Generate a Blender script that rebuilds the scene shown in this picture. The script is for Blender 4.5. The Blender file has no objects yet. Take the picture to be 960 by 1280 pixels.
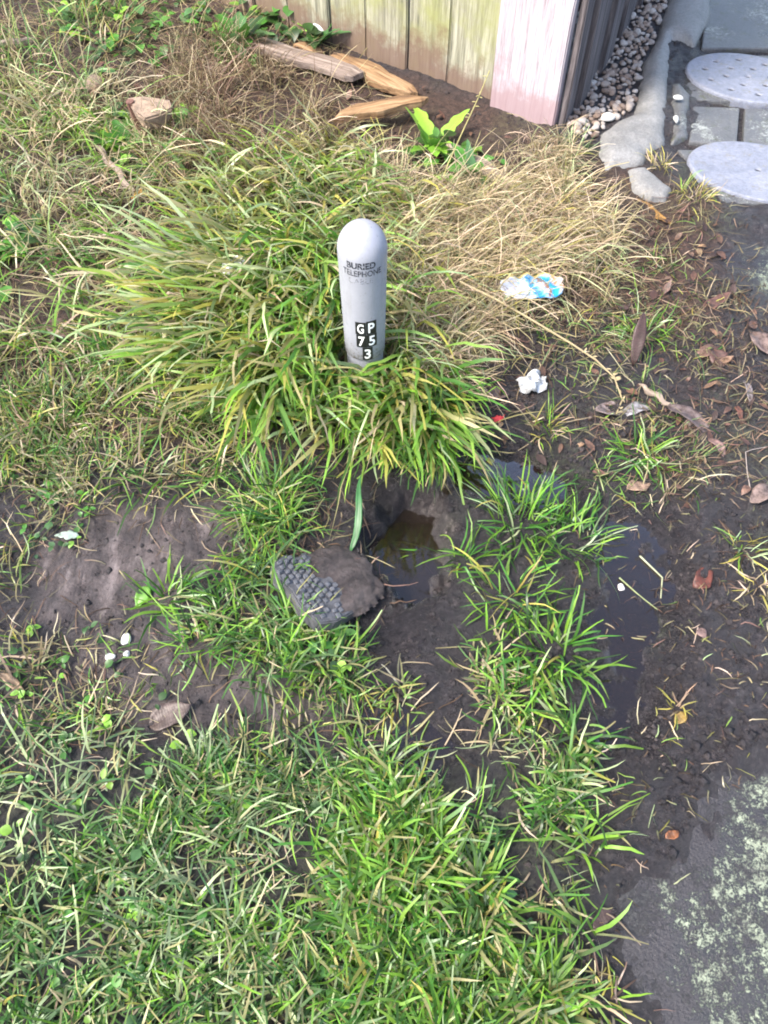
import bpy, bmesh, math, random
import numpy as np
from mathutils import Vector, Matrix

# ------------------------------------------------------------------ camera, world, sun, exposure
scene = bpy.context.scene
COL = scene.collection
CAM_H, PITCH, FPX = 1.5, math.radians(56.5), 995.0
cam_d = bpy.data.cameras.new('camera')
cam_d.sensor_fit = 'VERTICAL'; cam_d.sensor_height = 36; cam_d.lens = 36 * FPX / 1280
cam_d.clip_start = 0.02; cam_d.clip_end = 500
cam = bpy.data.objects.new('camera', cam_d); COL.objects.link(cam)
cam.location = (0, 0, CAM_H); cam.rotation_euler = (math.pi / 2 - PITCH, 0, 0)
scene.camera = cam

SUN_DIR = Vector((-0.55, -0.30, 0.80)).normalized()          # towards the sun
world = bpy.data.worlds.new('World'); scene.world = world; world.use_nodes = True
wn = world.node_tree; bg = wn.nodes['Background']
sky = wn.nodes.new('ShaderNodeTexSky'); sky.sky_type = 'NISHITA'; sky.sun_disc = False
sky.sun_elevation = math.asin(SUN_DIR.z); sky.sun_rotation = math.atan2(SUN_DIR.x, SUN_DIR.y)
sky.air_density = 1.0; sky.dust_density = 3.0; sky.ozone_density = 1.0
wn.links.new(sky.outputs[0], bg.inputs[0]); bg.inputs[1].default_value = 0.12
sun_d = bpy.data.lights.new('sun', 'SUN'); sun_d.energy = 1.5; sun_d.angle = math.radians(12); sun_d.color = (1, .95, .87)
sun = bpy.data.objects.new('sun', sun_d); COL.objects.link(sun)
sun.rotation_euler = SUN_DIR.to_track_quat('Z', 'Y').to_euler()
vs = scene.view_settings; vs.view_transform = 'Standard'; vs.look = 'None'; vs.gamma = 1; vs.use_curve_mapping = False
vs.exposure = 2.3
scene.render.filter_size = 1.9; scene.cycles.filter_width = 1.9

# ------------------------------------------------------------------ maths helpers
rng = np.random.default_rng(7); random.seed(7)
CP, SP = math.cos(PITCH), math.sin(PITCH)

def ray(px, py):
    a = (px - 480) / FPX; b = (py - 640) / FPX
    return np.array([a, CP - b * SP, -SP - b * CP])
def P0(px, py, z=0.0):                     # photo pixel -> point on the level z
    d = ray(px, py); t = (z - CAM_H) / d[2]
    return np.array([d[0] * t, d[1] * t])
def poly(*pts): return np.array([P0(*p) for p in pts])

def hash2(ix, iy, s):
    h = (ix * 374761393 + iy * 668265263 + s * 974634777) & 0xFFFFFFFF
    h = ((h ^ (h >> 13)) * 1274126177) & 0xFFFFFFFF
    return ((h ^ (h >> 16)) & 0xFFFF) / 65535.0
def vnoise(x, y, s=0):
    ix = np.floor(x).astype(np.int64); iy = np.floor(y).astype(np.int64)
    fx = x - ix; fy = y - iy; fx = fx * fx * (3 - 2 * fx); fy = fy * fy * (3 - 2 * fy)
    a = hash2(ix, iy, s); b = hash2(ix + 1, iy, s); c = hash2(ix, iy + 1, s); d = hash2(ix + 1, iy + 1, s)
    return (a + (b - a) * fx) * (1 - fy) + (c + (d - c) * fx) * fy
def fbm(x, y, f, o=4, s=0):
    r = np.zeros_like(x); a = .5
    for i in range(o):
        r += a * (vnoise(x * f + 17.3 * i, y * f - 9.1 * i, s + i) - .5); f *= 2.03; a *= .5
    return r
def inpoly(x, y, pl):
    r = np.zeros(x.shape, bool); n = len(pl)
    for i in range(n):
        x0, y0 = pl[i]; x1, y1 = pl[(i + 1) % n]
        if y0 == y1: continue
        c = ((y0 > y) != (y1 > y)) & (x < (x1 - x0) * (y - y0) / (y1 - y0) + x0)
        r ^= c
    return r
def sdf(x, y, pl):                          # positive inside
    d = np.full(x.shape, 1e9); n = len(pl)
    for i in range(n):
        x0, y0 = pl[i]; x1, y1 = pl[(i + 1) % n]
        ex, ey = x1 - x0, y1 - y0; L = ex * ex + ey * ey + 1e-12
        t = np.clip(((x - x0) * ex + (y - y0) * ey) / L, 0, 1)
        d = np.minimum(d, (x - x0 - t * ex) ** 2 + (y - y0 - t * ey) ** 2)
    d = np.sqrt(d)
    return np.where(inpoly(x, y, pl), d, -d)
def sstep(a, b, x):
    t = np.clip((x - a) / (b - a), 0, 1); return t * t * (3 - 2 * t)
def gauss(x, y, c, rx, ry=None, ang=0):
    ry = ry or rx; dx, dy = x - c[0], y - c[1]; ca, sa = math.cos(ang), math.sin(ang)
    return np.exp(-(((dx * ca + dy * sa) / rx) ** 2 + ((-dx * sa + dy * ca) / ry) ** 2))

# ------------------------------------------------------------------ object helpers
def link(o, parent=None):
    COL.objects.link(o)
    if parent is not None: o.parent = parent
    return o
def tag(o, label, cat, group=None, kind=None):
    o['label'] = label; o['category'] = cat
    if group: o['group'] = group
    if kind: o['kind'] = kind
    return o
def np_mesh(name, V, F, mat, col=None, smooth=True):
    me = bpy.data.meshes.new(name); V = np.asarray(V, np.float32); F = np.asarray(F, np.int32)
    k = F.shape[1]
    me.vertices.add(len(V)); me.vertices.foreach_set('co', V.ravel())
    me.loops.add(F.size); me.loops.foreach_set('vertex_index', F.ravel())
    me.polygons.add(len(F)); me.polygons.foreach_set('loop_start', np.arange(0, F.size, k, dtype=np.int32))
    me.polygons.foreach_set('loop_total', np.full(len(F), k, np.int32))
    if smooth: me.polygons.foreach_set('use_smooth', np.ones(len(F), bool))
    me.update(calc_edges=True); me.validate()
    if col is not None:
        a = me.attributes.new('Col', 'FLOAT_COLOR', 'POINT')
        c = np.ones((len(V), 4), np.float32); c[:, :3] = col[:, :3]
        a.data.foreach_set('color', c.ravel())
    if mat: me.materials.append(mat)
    return me
def mobj(name, me, parent=None): return link(bpy.data.objects.new(name, me), parent)
def bm_obj(name, bm, mat, parent=None, smooth=True):
    me = bpy.data.meshes.new(name); bm.normal_update(); bm.to_mesh(me); bm.free()
    if smooth:
        for p in me.polygons: p.use_smooth = True
    me.materials.append(mat); return mobj(name, me, parent)
def empty(name, loc, rz=0):
    o = bpy.data.objects.new(name, None); o.empty_display_size = .05; o.location = loc; o.rotation_euler.z = rz
    return link(o)

# ------------------------------------------------------------------ materials
class NT:
    def __init__(s, name):
        s.m = bpy.data.materials.new(name); s.m.use_nodes = True; s.t = s.m.node_tree
        s.b = s.t.nodes['Principled BSDF']; s.out = s.t.nodes['Material Output']
        s.co = s.t.nodes.new('ShaderNodeTexCoord')
    def n(s, t, **k):
        x = s.t.nodes.new(t)
        for a, v in k.items(): setattr(x, a, v)
        return x
    def l(s, a, b): s.t.links.new(a, b)
    def noise(s, scale, detail=6, rough=.6, vec=None, stretch=None, dist=0):
        x = s.n('ShaderNodeTexNoise'); x.inputs['Scale'].default_value = scale; x.inputs['Detail'].default_value = detail
        x.inputs['Roughness'].default_value = rough; x.inputs['Distortion'].default_value = dist
        v = vec or s.co.outputs['Object']
        if stretch:
            mp = s.n('ShaderNodeMapping'); mp.inputs['Scale'].default_value = stretch; s.l(v, mp.inputs[0]); v = mp.outputs[0]
        s.l(v, x.inputs['Vector']); return x.outputs['Fac']
    def ramp(s, f, stops):
        r = s.n('ShaderNodeValToRGB'); e = r.color_ramp.elements
        while len(e) < len(stops): e.new(.5)
        for i, (p, c) in enumerate(stops):
            e[i].position = p; e[i].color = (*c, 1) if isinstance(c, (tuple, list)) else (c, c, c, 1)
        s.l(f, r.inputs[0]); return r.outputs[0]
    def mix(s, f, a, b, mode='MIX'):
        m = s.n('ShaderNodeMix', data_type='RGBA', blend_type=mode)
        for sock, v in ((m.inputs[0], f), (m.inputs[6], a), (m.inputs[7], b)):
            if hasattr(v, 'is_linked'): s.l(v, sock)
            elif isinstance(v, (tuple, list)): sock.default_value = (*v, 1)
            else: sock.default_value = v
        return m.outputs[2]
    def math(s, op, a, b=0.0):
        m = s.n('ShaderNodeMath', operation=op)
        for i, v in enumerate((a, b)):
            if hasattr(v, 'is_linked'): s.l(v, m.inputs[i])
            else: m.inputs[i].default_value = v
        return m.outputs[0]
    def bump(s, h, dist=.002, strength=1.0, prev=None):
        b = s.n('ShaderNodeBump'); b.inputs['Distance'].default_value = dist; b.inputs['Strength'].default_value = strength
        s.l(h, b.inputs['Height'])
        if prev: s.l(prev, b.inputs['Normal'])
        return b.outputs[0]
    def set(s, col=None, rough=None, spec=None, normal=None):
        for k, v in (('Base Color', col), ('Roughness', rough), ('Specular IOR Level', spec), ('Normal', normal)):
            if v is None: continue
            if hasattr(v, 'is_linked'): s.l(v, s.b.inputs[k])
            else: s.b.inputs[k].default_value = (*v, 1) if isinstance(v, (tuple, list)) else v
        return s.m

def attr(t, name):
    a = t.n('ShaderNodeAttribute'); a.attribute_name = name; return a

def mat_ground():
    t = NT('mud'); a = attr(t, 'Col'); sp = t.n('ShaderNodeSeparateColor'); t.l(a.outputs['Color'], sp.inputs[0])
    wet = attr(t, 'Wet').outputs['Fac']
    n1 = t.noise(11, 8, .7); n2 = t.noise(70, 9, .8); n3 = t.noise(300, 5, .75); n4 = t.noise(30, 7, .75, stretch=(1, .3, 1)); n5 = t.noise(26, 8, .75)
    mud = t.ramp(n2, [(.36, (.010, .0085, .0098)), (.47, (.025, .0205, .0218)), (.56, (.045, .037, .038)), (.66, (.10, .084, .084))])
    mud = t.mix(t.ramp(n5, [(.42, 0), (.58, .75)]), mud, (.018, .0152, .0175))
    soil = t.ramp(n2, [(.36, (.009, .005, .004)), (.48, (.036, .0185, .0125)), (.58, (.070, .037, .026)), (.68, (.16, .092, .066))])
    soil = t.mix(t.ramp(n3, [(.55, 0), (.7, .6)]), soil, (.2, .14, .1))
    dry = t.ramp(n4, [(.34, (.026, .020, .021)), (.47, (.085, .066, .062)), (.56, (.13, .104, .098)), (.68, (.25, .205, .195))])
    c = t.mix(sp.outputs[0], mud, soil); c = t.mix(t.math('MULTIPLY', sp.outputs[1], t.ramp(n1, [(.35, .3), (.55, 1)])), c, dry)
    c = t.mix(t.math('MULTIPLY', sp.outputs[2], t.ramp(n2, [(.45, 0), (.58, .9)])), c, (.07, .095, .03))
    c = t.mix(t.math('MULTIPLY', wet, .55), c, t.mix(.5, c, (.006, .0045, .0045)))
    h = t.math('ADD', n2, t.math('MULTIPLY', n3, .3))
    nm = t.bump(h, .011, 1.0)
    r = t.ramp(n5, [(.38, .22), (.62, .62)])
    r = t.mix(t.math('MAXIMUM', sp.outputs[0], sp.outputs[2]), r, (.85, .85, .85))
    r = t.mix(t.math('MULTIPLY', wet, .85), r, (.13, .13, .13))
    return t.set(c, r, .5, nm)

def mat_concrete(name, dark, light, lichen=None, rough=.6, scale=1.0, amount=.55, moss=None, film=.55):
    t = NT(name); n1 = t.noise(9 * scale, 8, .7); n2 = t.noise(120 * scale, 6, .8); n3 = t.noise(600, 3, .6)
    c = t.ramp(n1, [(.3, dark), (.7, light)])
    c = t.mix(t.ramp(n2, [(.35, .55), (.65, 0)]), c, tuple(x * .35 for x in dark))
    h = t.math('ADD', n2, t.math('MULTIPLY', n3, .5))
    if lichen:
        big = t.noise(5, 5, .65); mid = t.noise(85, 9, .88); fine = t.noise(260, 4, .7)
        m = t.math('ADD', t.math('MULTIPLY', big, 1.0), t.math('ADD', t.math('MULTIPLY', mid, 1.1), t.math('MULTIPLY', fine, .45)))
        m = t.ramp(t.math('SUBTRACT', m, .775), [(amount, 0), (amount + .03, 1)])
        lc = t.ramp(t.noise(60, 5, .7), [(.35, tuple(x * .55 for x in lichen)), (.62, lichen)])
        c = t.mix(t.math('MULTIPLY', m, t.ramp(fine, [(.3, .45), (.5, 1)])), c, lc); h = t.math('ADD', h, t.math('MULTIPLY', m, .5))
    if moss:
        fa = t.math('MULTIPLY', attr(t, 'Col').outputs['Fac'], .34) if lichen and film < .5 else 0.0
        mm = t.ramp(t.math('ADD', t.noise(26, 9, .85), fa), [(film, 0), (film + .07, .95)]); c = t.mix(mm, c, moss)
    ag = t.n('ShaderNodeTexVoronoi'); ag.inputs['Scale'].default_value = 170; t.l(t.co.outputs['Object'], ag.inputs['Vector'])
    c = t.mix(t.ramp(ag.outputs['Distance'], [(.12, .4), (.3, 0)]), c, light); h = t.math('ADD', h, t.math('MULTIPLY', ag.outputs['Distance'], .4))
    rr = t.ramp(n1, [(.3, rough - .2), (.7, rough + .15)])
    return t.set(c, rr, .5, t.bump(h, .003, .7))

def mat_simple(name, col, rough=.6, var=.35, scale=40, bump=.001, stretch=None, spec=.5, col2=None, spot=None):
    t = NT(name); n1 = t.noise(scale, 6, .7, stretch=stretch); n2 = t.noise(scale * 6, 4, .7, stretch=stretch)
    lo = col2 or tuple(max(0, x * (1 - var)) for x in col); hi = tuple(min(1, x * (1 + var * .6)) for x in col)
    c = t.ramp(n1, [(.3, lo), (.5, col), (.7, hi)])
    if spot: c = t.mix(t.ramp(t.noise(scale * 1.7, 7, .8), [(.54, 0), (.64, .85)]), c, spot)
    return t.set(c, rough, spec, t.bump(t.math('ADD', n1, t.math('MULTIPLY', n2, .5)), bump))

def mat_wood(name, stops, axis=2, bump=.0015, moss=None, stain=None, rough=.75, s=1.0):
    t = NT(name); st = [38, 38, 38]; st[axis] = 2.2
    info = t.n('ShaderNodeObjectInfo'); off = t.n('ShaderNodeVectorMath', operation='ADD')
    cmb = t.n('ShaderNodeCombineXYZ'); r = t.math('MULTIPLY', info.outputs['Random'], 23.0)
    for i in range(3): t.l(r, cmb.inputs[i])
    t.l(t.co.outputs['Object'], off.inputs[0]); t.l(cmb.outputs[0], off.inputs[1]); v = off.outputs[0]
    g = t.noise(1.5 * s, 9, .72, vec=v, stretch=tuple(st), dist=.4); n = t.noise(7, 6, .7, vec=v); f = t.noise(6 * s, 5, .7, vec=v, stretch=tuple(st))
    c = t.ramp(g, stops)
    c = t.mix(t.ramp(f, [(.3, .55), (.5, 0)]), c, tuple(x * .4 for x in stops[0][1]))
    if moss: c = t.mix(t.ramp(n, [(.42, 0), (.66, .75)]), c, moss)
    if stain:                                 # damp tide mark of soil splashed on the foot of the board
        geo = t.n('ShaderNodeNewGeometry'); sx = t.n('ShaderNodeSeparateXYZ'); t.l(geo.outputs['Position'], sx.inputs[0])
        k = t.math('ADD', sx.outputs[2], t.math('MULTIPLY', n, -.42)); k = t.math('ADD', k, .14)
        c = t.mix(t.ramp(k, [(-.05, .8), (.07, 0)]), c, stain)
    return t.set(c, rough, .35, t.bump(t.math('ADD', g, t.math('MULTIPLY', f, .6)), bump))

def mat_leafy(name, trans=.35, rough=.42, spec=.45, blotch=None):
    t = NT(name); a = attr(t, 'Col'); n = t.noise(160, 4, .6)
    c = t.mix(t.ramp(n, [(.3, .16), (.6, 0)]), a.outputs['Color'], (.03, .03, .012))
    if blotch:
        c = t.mix(t.ramp(t.noise(75, 8, .8), [(.40, .85), (.56, 0)]), c, blotch)
        v = t.n('ShaderNodeTexWave'); v.inputs['Scale'].default_value = 60; v.inputs['Distortion'].default_value = 6; v.inputs['Detail'].default_value = 3
        t.l(t.co.outputs['Object'], v.inputs['Vector']); c = t.mix(t.ramp(v.outputs['Fac'], [(.0, .12), (.25, 0)]), c, blotch)
        t.set(normal=t.bump(v.outputs['Fac'], .0006, .4))
    t.set(c, rough, spec)
    tr = t.n('ShaderNodeBsdfTranslucent'); t.l(c, tr.inputs[0])
    mx = t.n('ShaderNodeMixShader'); mx.inputs[0].default_value = trans
    t.l(t.b.outputs[0], mx.inputs[1]); t.l(tr.outputs[0], mx.inputs[2]); t.l(mx.outputs[0], t.out.inputs[0])
    return t.m

def mat_water(name='murky_water', tint=(.60, .46, .36), silt=(.020, .016, .016), mixf=.3):
    t = NT(name); t.t.nodes.remove(t.b)
    tr = t.n('ShaderNodeBsdfTransparent'); tr.inputs[0].default_value = (*tint, 1)
    df = t.n('ShaderNodeBsdfDiffuse'); df.inputs[0].default_value = (*silt, 1)
    m1 = t.n('ShaderNodeMixShader'); m1.inputs[0].default_value = mixf; t.l(tr.outputs[0], m1.inputs[1]); t.l(df.outputs[0], m1.inputs[2])
    gl = t.n('ShaderNodeBsdfGlossy'); gl.inputs['Roughness'].default_value = .06; gl.inputs[0].default_value = (1, .90, .86, 1)
    nm = t.bump(t.noise(26, 3, .5), .002, .35); t.l(nm, gl.inputs['Normal'])
    fr = t.n('ShaderNodeFresnel'); fr.inputs[0].default_value = 1.5; t.l(nm, fr.inputs['Normal'])
    m2 = t.n('ShaderNodeMixShader'); t.l(t.math('MULTIPLY', fr.outputs[0], 1.1), m2.inputs[0]); t.l(m1.outputs[0], m2.inputs[1]); t.l(gl.outputs[0], m2.inputs[2])
    t.l(m2.outputs[0], t.out.inputs[0]); return t.m

def mat_print(name, col, wear):
    t = NT(name); n = t.noise(210, 5, .75); t.set(col, .6, .3)
    tr = t.n('ShaderNodeBsdfTransparent'); mx = t.n('ShaderNodeMixShader')
    t.l(t.ramp(n, [(wear - .06, 0), (wear + .06, 1)]), mx.inputs[0]); t.l(tr.outputs[0], mx.inputs[1]); t.l(t.b.outputs[0], mx.inputs[2])
    t.l(mx.outputs[0], t.out.inputs[0]); return t.m

M = {}
M['ground'] = mat_ground(); M['grass'] = mat_leafy('grass_blade', .48, .36, .5); M['straw'] = mat_leafy('dry_blade', .4, .6, .3)
M['leaf'] = mat_leafy('fallen_leaf', .10, .5, .4, (.035, .02, .015)); M['weed'] = mat_leafy('weed_leaf', .3, .4, .45)
M['water'] = mat_water(); M['hole_water'] = mat_water('hole_water', (.42, .32, .255), (.022, .016, .013), .45)
M['path'] = mat_concrete('lichen_paving', (.013, .0125, .0145), (.029, .0275, .031), (.25, .28, .19), .42, 1, .505, (.020, .0168, .0188), .49)
M['slab'] = mat_concrete('wet_paving', (.075, .075, .078), (.165, .165, .165), (.40, .42, .38), .42, .8, .62, (.06, .065, .02))
M['mortar'] = mat_concrete('mortar', (.15, .145, .135), (.30, .295, .285), None, .55, .9)
M['disc'] = mat_concrete('pale_disc', (.165, .178, .225), (.27, .283, .335), None, .5, .55, .55, (.16, .15, .12))
t = NT('post_plastic'); g1 = t.noise(12, 7, .7); g2 = t.noise(9, 8, .75, stretch=(4, 4, .35)); g3 = t.noise(90, 6, .8); sz_ = t.n('ShaderNodeSeparateXYZ'); t.l(t.co.outputs['Object'], sz_.inputs[0])
pc = t.ramp(g1, [(.3, (.245, .248, .278)), (.7, (.290, .294, .325))]); pc = t.mix(t.ramp(g2, [(.52, 0), (.68, .5)]), pc, (.19, .19, .185)); pc = t.mix(t.ramp(g3, [(.60, 0), (.68, .6)]), pc, (.13, .12, .10))
pc = t.mix(t.ramp(t.math('SUBTRACT', t.math('ADD', sz_.outputs[2], .16), t.math('MULTIPLY', g3, .40)), [(.0, .85), (.06, 0)]), pc, (.10, .085, .06))
M['post'] = t.set(pc, t.ramp(g3, [(.4, .35), (.65, .6)]), .45, t.bump(g3, .0006, .6))
M['post_dark'] = mat_simple('post_sleeve', (.30, .31, .36), .5, .2, 20, .0005)
M['black'] = mat_simple('black_vinyl_and_pit_shade', (.012, .012, .013), .45, .2, 60, .0002)
M['white'] = mat_simple('white_vinyl', (.82, .82, .80), .45, .05, 60, .0002)
M['print'] = mat_print('worn_print', (.02, .02, .028), .44); M['print2'] = mat_print('faded_print', (.10, .10, .13), .535)
M['board'] = mat_wood('weathered_board', [(.32, (.085, .08, .06)), (.5, (.23, .22, .155)), (.66, (.36, .345, .265))], 2, .002, (.22, .23, .08), (.13, .075, .058))
M['pink'] = mat_wood('pink_wash_board', [(.34, (.20, .155, .17)), (.48, (.335, .295, .315)), (.64, (.42, .395, .415))], 2, .0012, None, (.27, .18, .185))
M['darkboard'] = mat_wood('dark_board', [(.34, (.035, .029, .030)), (.5, (.10, .084, .085)), (.66, (.21, .18, .175))], 2, .002)
M['plank'] = mat_wood('grey_plank', [(.36, (.07, .05, .04)), (.5, (.185, .14, .115)), (.64, (.31, .25, .21))], 0, .0015)
M['orange'] = mat_wood('split_wood', [(.36, (.06, .032, .02)), (.48, (.20, .115, .055)), (.64, (.34, .225, .125))], 0, .0015)
M['twig'] = mat_wood('twig', [(.3, (.10, .075, .06)), (.5, (.22, .17, .13)), (.7, (.38, .31, .24))], 0, .0008)
M['stake'] = mat_wood('stake', [(.3, (.06, .028, .022)), (.5, (.13, .065, .05)), (.7, (.2, .11, .08))], 2, .001)
M['rock'] = mat_simple('rock', (.24, .175, .125), .8, .6, 30, .004, spot=(.10, .07, .05))
M['paleston'] = mat_simple('pale_stone', (.55, .54, .50), .6, .25, 60, .001)
M['chunk'] = mat_simple('cover_concrete', (.075, .074, .08), .5, .6, 60, .003, spot=(.03, .024, .022))
M['stud'] = mat_simple('cover_stud', (.16, .165, .185), .38, .7, 45, .003, spot=(.04, .033, .03))
M['pebble0'] = mat_simple('pebble', (.42, .35, .30), .7, .6, 35, .0015, spot=(.20, .145, .11))
t = NT('pebble'); inf = t.n('ShaderNodeObjectInfo'); pc = t.ramp(inf.outputs['Random'], [(0, (.16, .11, .085)), (.2, (.32, .24, .19)), (.5, (.45, .37, .31)), (.75, (.38, .34, .31)), (1, (.60, .55, .50))])
pc = t.mix(t.ramp(t.noise(40, 8, .8), [(.4, .7), (.58, 0)]), pc, (.12, .085, .065)); M['pebble'] = t.set(pc, .75, .4, t.bump(t.noise(120, 5, .7), .002))

# ------------------------------------------------------------------ the lie of the land
def axis_coords(lo, hi, step, far):
    core = np.arange(lo, hi + 1e-6, step); out = []; s = step; v = hi
    while v < far: s *= 1.25; v += s; out.append(v)
    left = []; s = step; v = lo
    while v > -far: s *= 1.25; v -= s; left.append(v)
    return np.array(left[::-1] + list(core) + out)
GX = axis_coords(-1.75, 1.75, .0085, 60); GY = axis_coords(-.5, 3.75, .0085, 60)
X, Y = np.meshgrid(GX, GY)

FENCE_A = P0(690, 163); fdir = np.array([-.82, .57]); fdir /= np.linalg.norm(fdir)   # fence runs back to the left
gdir = np.array([.42, .91]); gdir /= np.linalg.norm(gdir)                            # side boards run back to the right

HOLE = poly((452, 645), (470, 622), (505, 605), (545, 622), (560, 660), (556, 715), (530, 738), (495, 742), (470, 715), (452, 690))
PUD1 = poly((560, 575), (600, 562), (690, 578), (725, 610), (690, 640), (620, 628), (565, 605))
PUD2 = poly((745, 660), (790, 640), (830, 668), (838, 760), (815, 840), (800, 930), (755, 930), (735, 850), (740, 760))
PUD3 = poly((450, 880), (520, 890), (565, 925), (548, 968), (490, 958), (440, 915))
LIC = poly((968, 915), (905, 955), (868, 1010), (850, 1070), (800, 1085), (770, 1130), (800, 1180), (790, 1230), (830, 1300), (800, 1700), (1500, 1700), (1500, 915))
RMID = poly((898, 325), (925, 298), (960, 290), (1250, 280), (1250, 480), (970, 440), (945, 400), (915, 370))
TOPR = poly((838, -60), (850, 60), (860, 150), (838, 190), (850, 235), (905, 262), (960, 262), (1500, 262), (1500, -60))
BARE1 = poly((45, 690), (100, 650), (200, 640), (290, 640), (300, 680), (240, 740), (150, 770), (60, 770))
BARE2 = poly((95, 785), (240, 790), (330, 840), (440, 850), (500, 890), (490, 940), (330, 935), (190, 915), (110, 880))
SOIL = poly((220, 60), (430, 70), (620, 130), (720, 180), (900, 260), (900, 420), (800, 440), (700, 260), (480, 190), (380, 150), (220, 170))
LONGP = poly((-400, -60), (300, -60), (520, 120), (800, 220), (780, 380), (600, 470), (540, 560), (300, 570), (0, 560), (-400, 640))
LAWNP = poly((-400, 920), (350, 950), (560, 960), (730, 930), (740, 1100), (690, 1290), (680, 1700), (-400, 1700))

warp = fbm(X, Y, 11, 4, 40) * .10
H = fbm(X, Y, 3.2, 4, 1) * .035 + fbm(X, Y, 22, 4, 5) * .014 + fbm(X, Y, 75, 2, 9) * .006
H += .055 * gauss(X, Y, P0(400, 400), .50, .42) + .02 * gauss(X, Y, P0(180, 250), .5)
s_l = sstep(-.06, .08, sdf(X, Y, LAWNP) + warp); H += .016 * s_l
def basin(pl, depth, soft):
    global H
    H -= depth * sstep(-soft, soft, sdf(X, Y, pl) + warp * .6)
flat = np.maximum.reduce([sstep(-.03, .03, sdf(X, Y, p)) for p in (PUD1, PUD3)])
H = H * (1 - .6 * flat)
hw_ = fbm(X, Y, 15, 5, 47) * .11; H -= .14 * sstep(-.03, .045, sdf(X, Y, HOLE) + hw_ - .005); basin(PUD1, .026, .05); basin(PUD3, .018, .03)
H -= .018 * gauss(X, Y, P0(480, 770), .09) 
PATHZ = .004
vis = np.maximum.reduce([sdf(X, Y, LIC), sdf(X, Y, RMID), sdf(X, Y, TOPR)])
vis = vis + fbm(X, Y, 7, 5, 60) * .20 + fbm(X, Y, 38, 3, 61) * .05
cover = np.clip(-vis * .16, -.018, .018) + fbm(X, Y, 50, 3, 63) * .012
side = np.maximum(sdf(X, Y, poly((712, 1700), (715, 1080), (755, 985), (838, 915), (842, 800), (842, 600), (842, 420), (835, 300), (800, 150), (838, -60), (1700, -60), (1700, 1700))), -.2)
wpath = sstep(0, .06, side)
H = H * (1 - wpath) + (PATHZ + cover) * wpath
basin(PUD2, .020, .06); H += fbm(X, Y, 16, 4, 68) * .030 * sstep(-.05, .05, sdf(X, Y, PUD2)); H += fbm(X, Y, 45, 3, 66) * .010 * (1 - flat) + np.abs(fbm(X, Y, 13, 3, 67)) * .018 * (1 - flat)
# tufted ground near the fence
warmth = sstep(-.05, .08, sdf(X, Y, SOIL) + warp)
longm = sstep(-.05, .08, sdf(X, Y, LONGP) + warp)
bare = np.maximum(sstep(-.03, .04, sdf(X, Y, BARE1) + warp), .7 * sstep(-.03, .04, sdf(X, Y, BARE2) + warp))
mossy = sstep(.05, .25, fbm(X, Y, 7, 3, 70)) * .35 + .25 * s_l
C = np.stack([np.clip(np.maximum(warmth, longm * .8), 0, 1), np.clip(bare, 0, 1), np.clip(mossy * (1 - bare), 0, 1)], -1)
ny, nx = X.shape
ii = np.arange((ny - 1) * nx).reshape(ny - 1, nx)[:, :-1].ravel()
me = np_mesh('ground', np.stack([X, Y, H], -1).reshape(-1, 3), np.stack([ii, ii + 1, ii + nx + 1, ii + nx], -1), M['ground'], C.reshape(-1, 3))
wetm = np.maximum.reduce([sstep(-.10, .02, sdf(X, Y, p) + warp) for p in (HOLE, PUD1, PUD2, PUD3)]); wetm = np.maximum(wetm, gauss(X, Y, P0(490, 770), .12))
wa = me.attributes.new('Wet', 'FLOAT', 'POINT'); wa.data.foreach_set('value', np.clip(wetm + fbm(X, Y, 8, 3, 44) * .5, 0, 1).astype(np.float32).ravel())
g = mobj('ground', me); g['kind'] = 'structure'; g['label'] = 'dark wet trampled mud and soil under the grass'

def Hs(x, y):
    x = np.asarray(x, float); y = np.asarray(y, float)
    i = np.clip(np.searchsorted(GX, x) - 1, 0, nx - 2); j = np.clip(np.searchsorted(GY, y) - 1, 0, ny - 2)
    fx = np.clip((x - GX[i]) / (GX[i + 1] - GX[i]), 0, 1); fy = np.clip((y - GY[j]) / (GY[j + 1] - GY[j]), 0, 1)
    return (H[j, i] * (1 - fx) + H[j, i + 1] * fx) * (1 - fy) + (H[j + 1, i] * (1 - fx) + H[j + 1, i + 1] * fx) * fy
def G(px, py, dz=0.0):                     # photo pixel -> point on the ground, dz above it
    z = 0.0
    for _ in range(12):
        p = P0(px, py, z + dz); z = float(Hs(p[0], p[1]))
    return Vector((p[0], p[1], z + dz))

# ------------------------------------------------------------------ water
def puddle(pl, level, grow, label, mat='water'):
    c = pl.mean(0); q = c + (pl - c) * grow; n = len(q)
    pts = []
    for i in range(n):                      # rounded rim
        a, b = q[i], q[(i + 1) % n]
        pts += [a * .75 + b * .25, a * .25 + b * .75]
    bm = bmesh.new(); bm.faces.new([bm.verts.new((p[0], p[1], level)) for p in pts])
    o = bm_obj('puddle', bm, M[mat], None, False); o['kind'] = 'structure'; o['label'] = label
puddle(HOLE, -.082, 1.45, 'brown murky water standing in the muddy hole', 'hole_water')
puddle(PUD1, -.0125, 1.35, 'thin muddy puddle behind the hole below the long grass')
puddle(PUD2, -.0070, 1.3, 'long shallow puddle between grass strip and dark muddy path')
puddle(PUD3, -.0080, 1.35, 'small dark puddle in the mud above the lawn')

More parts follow.
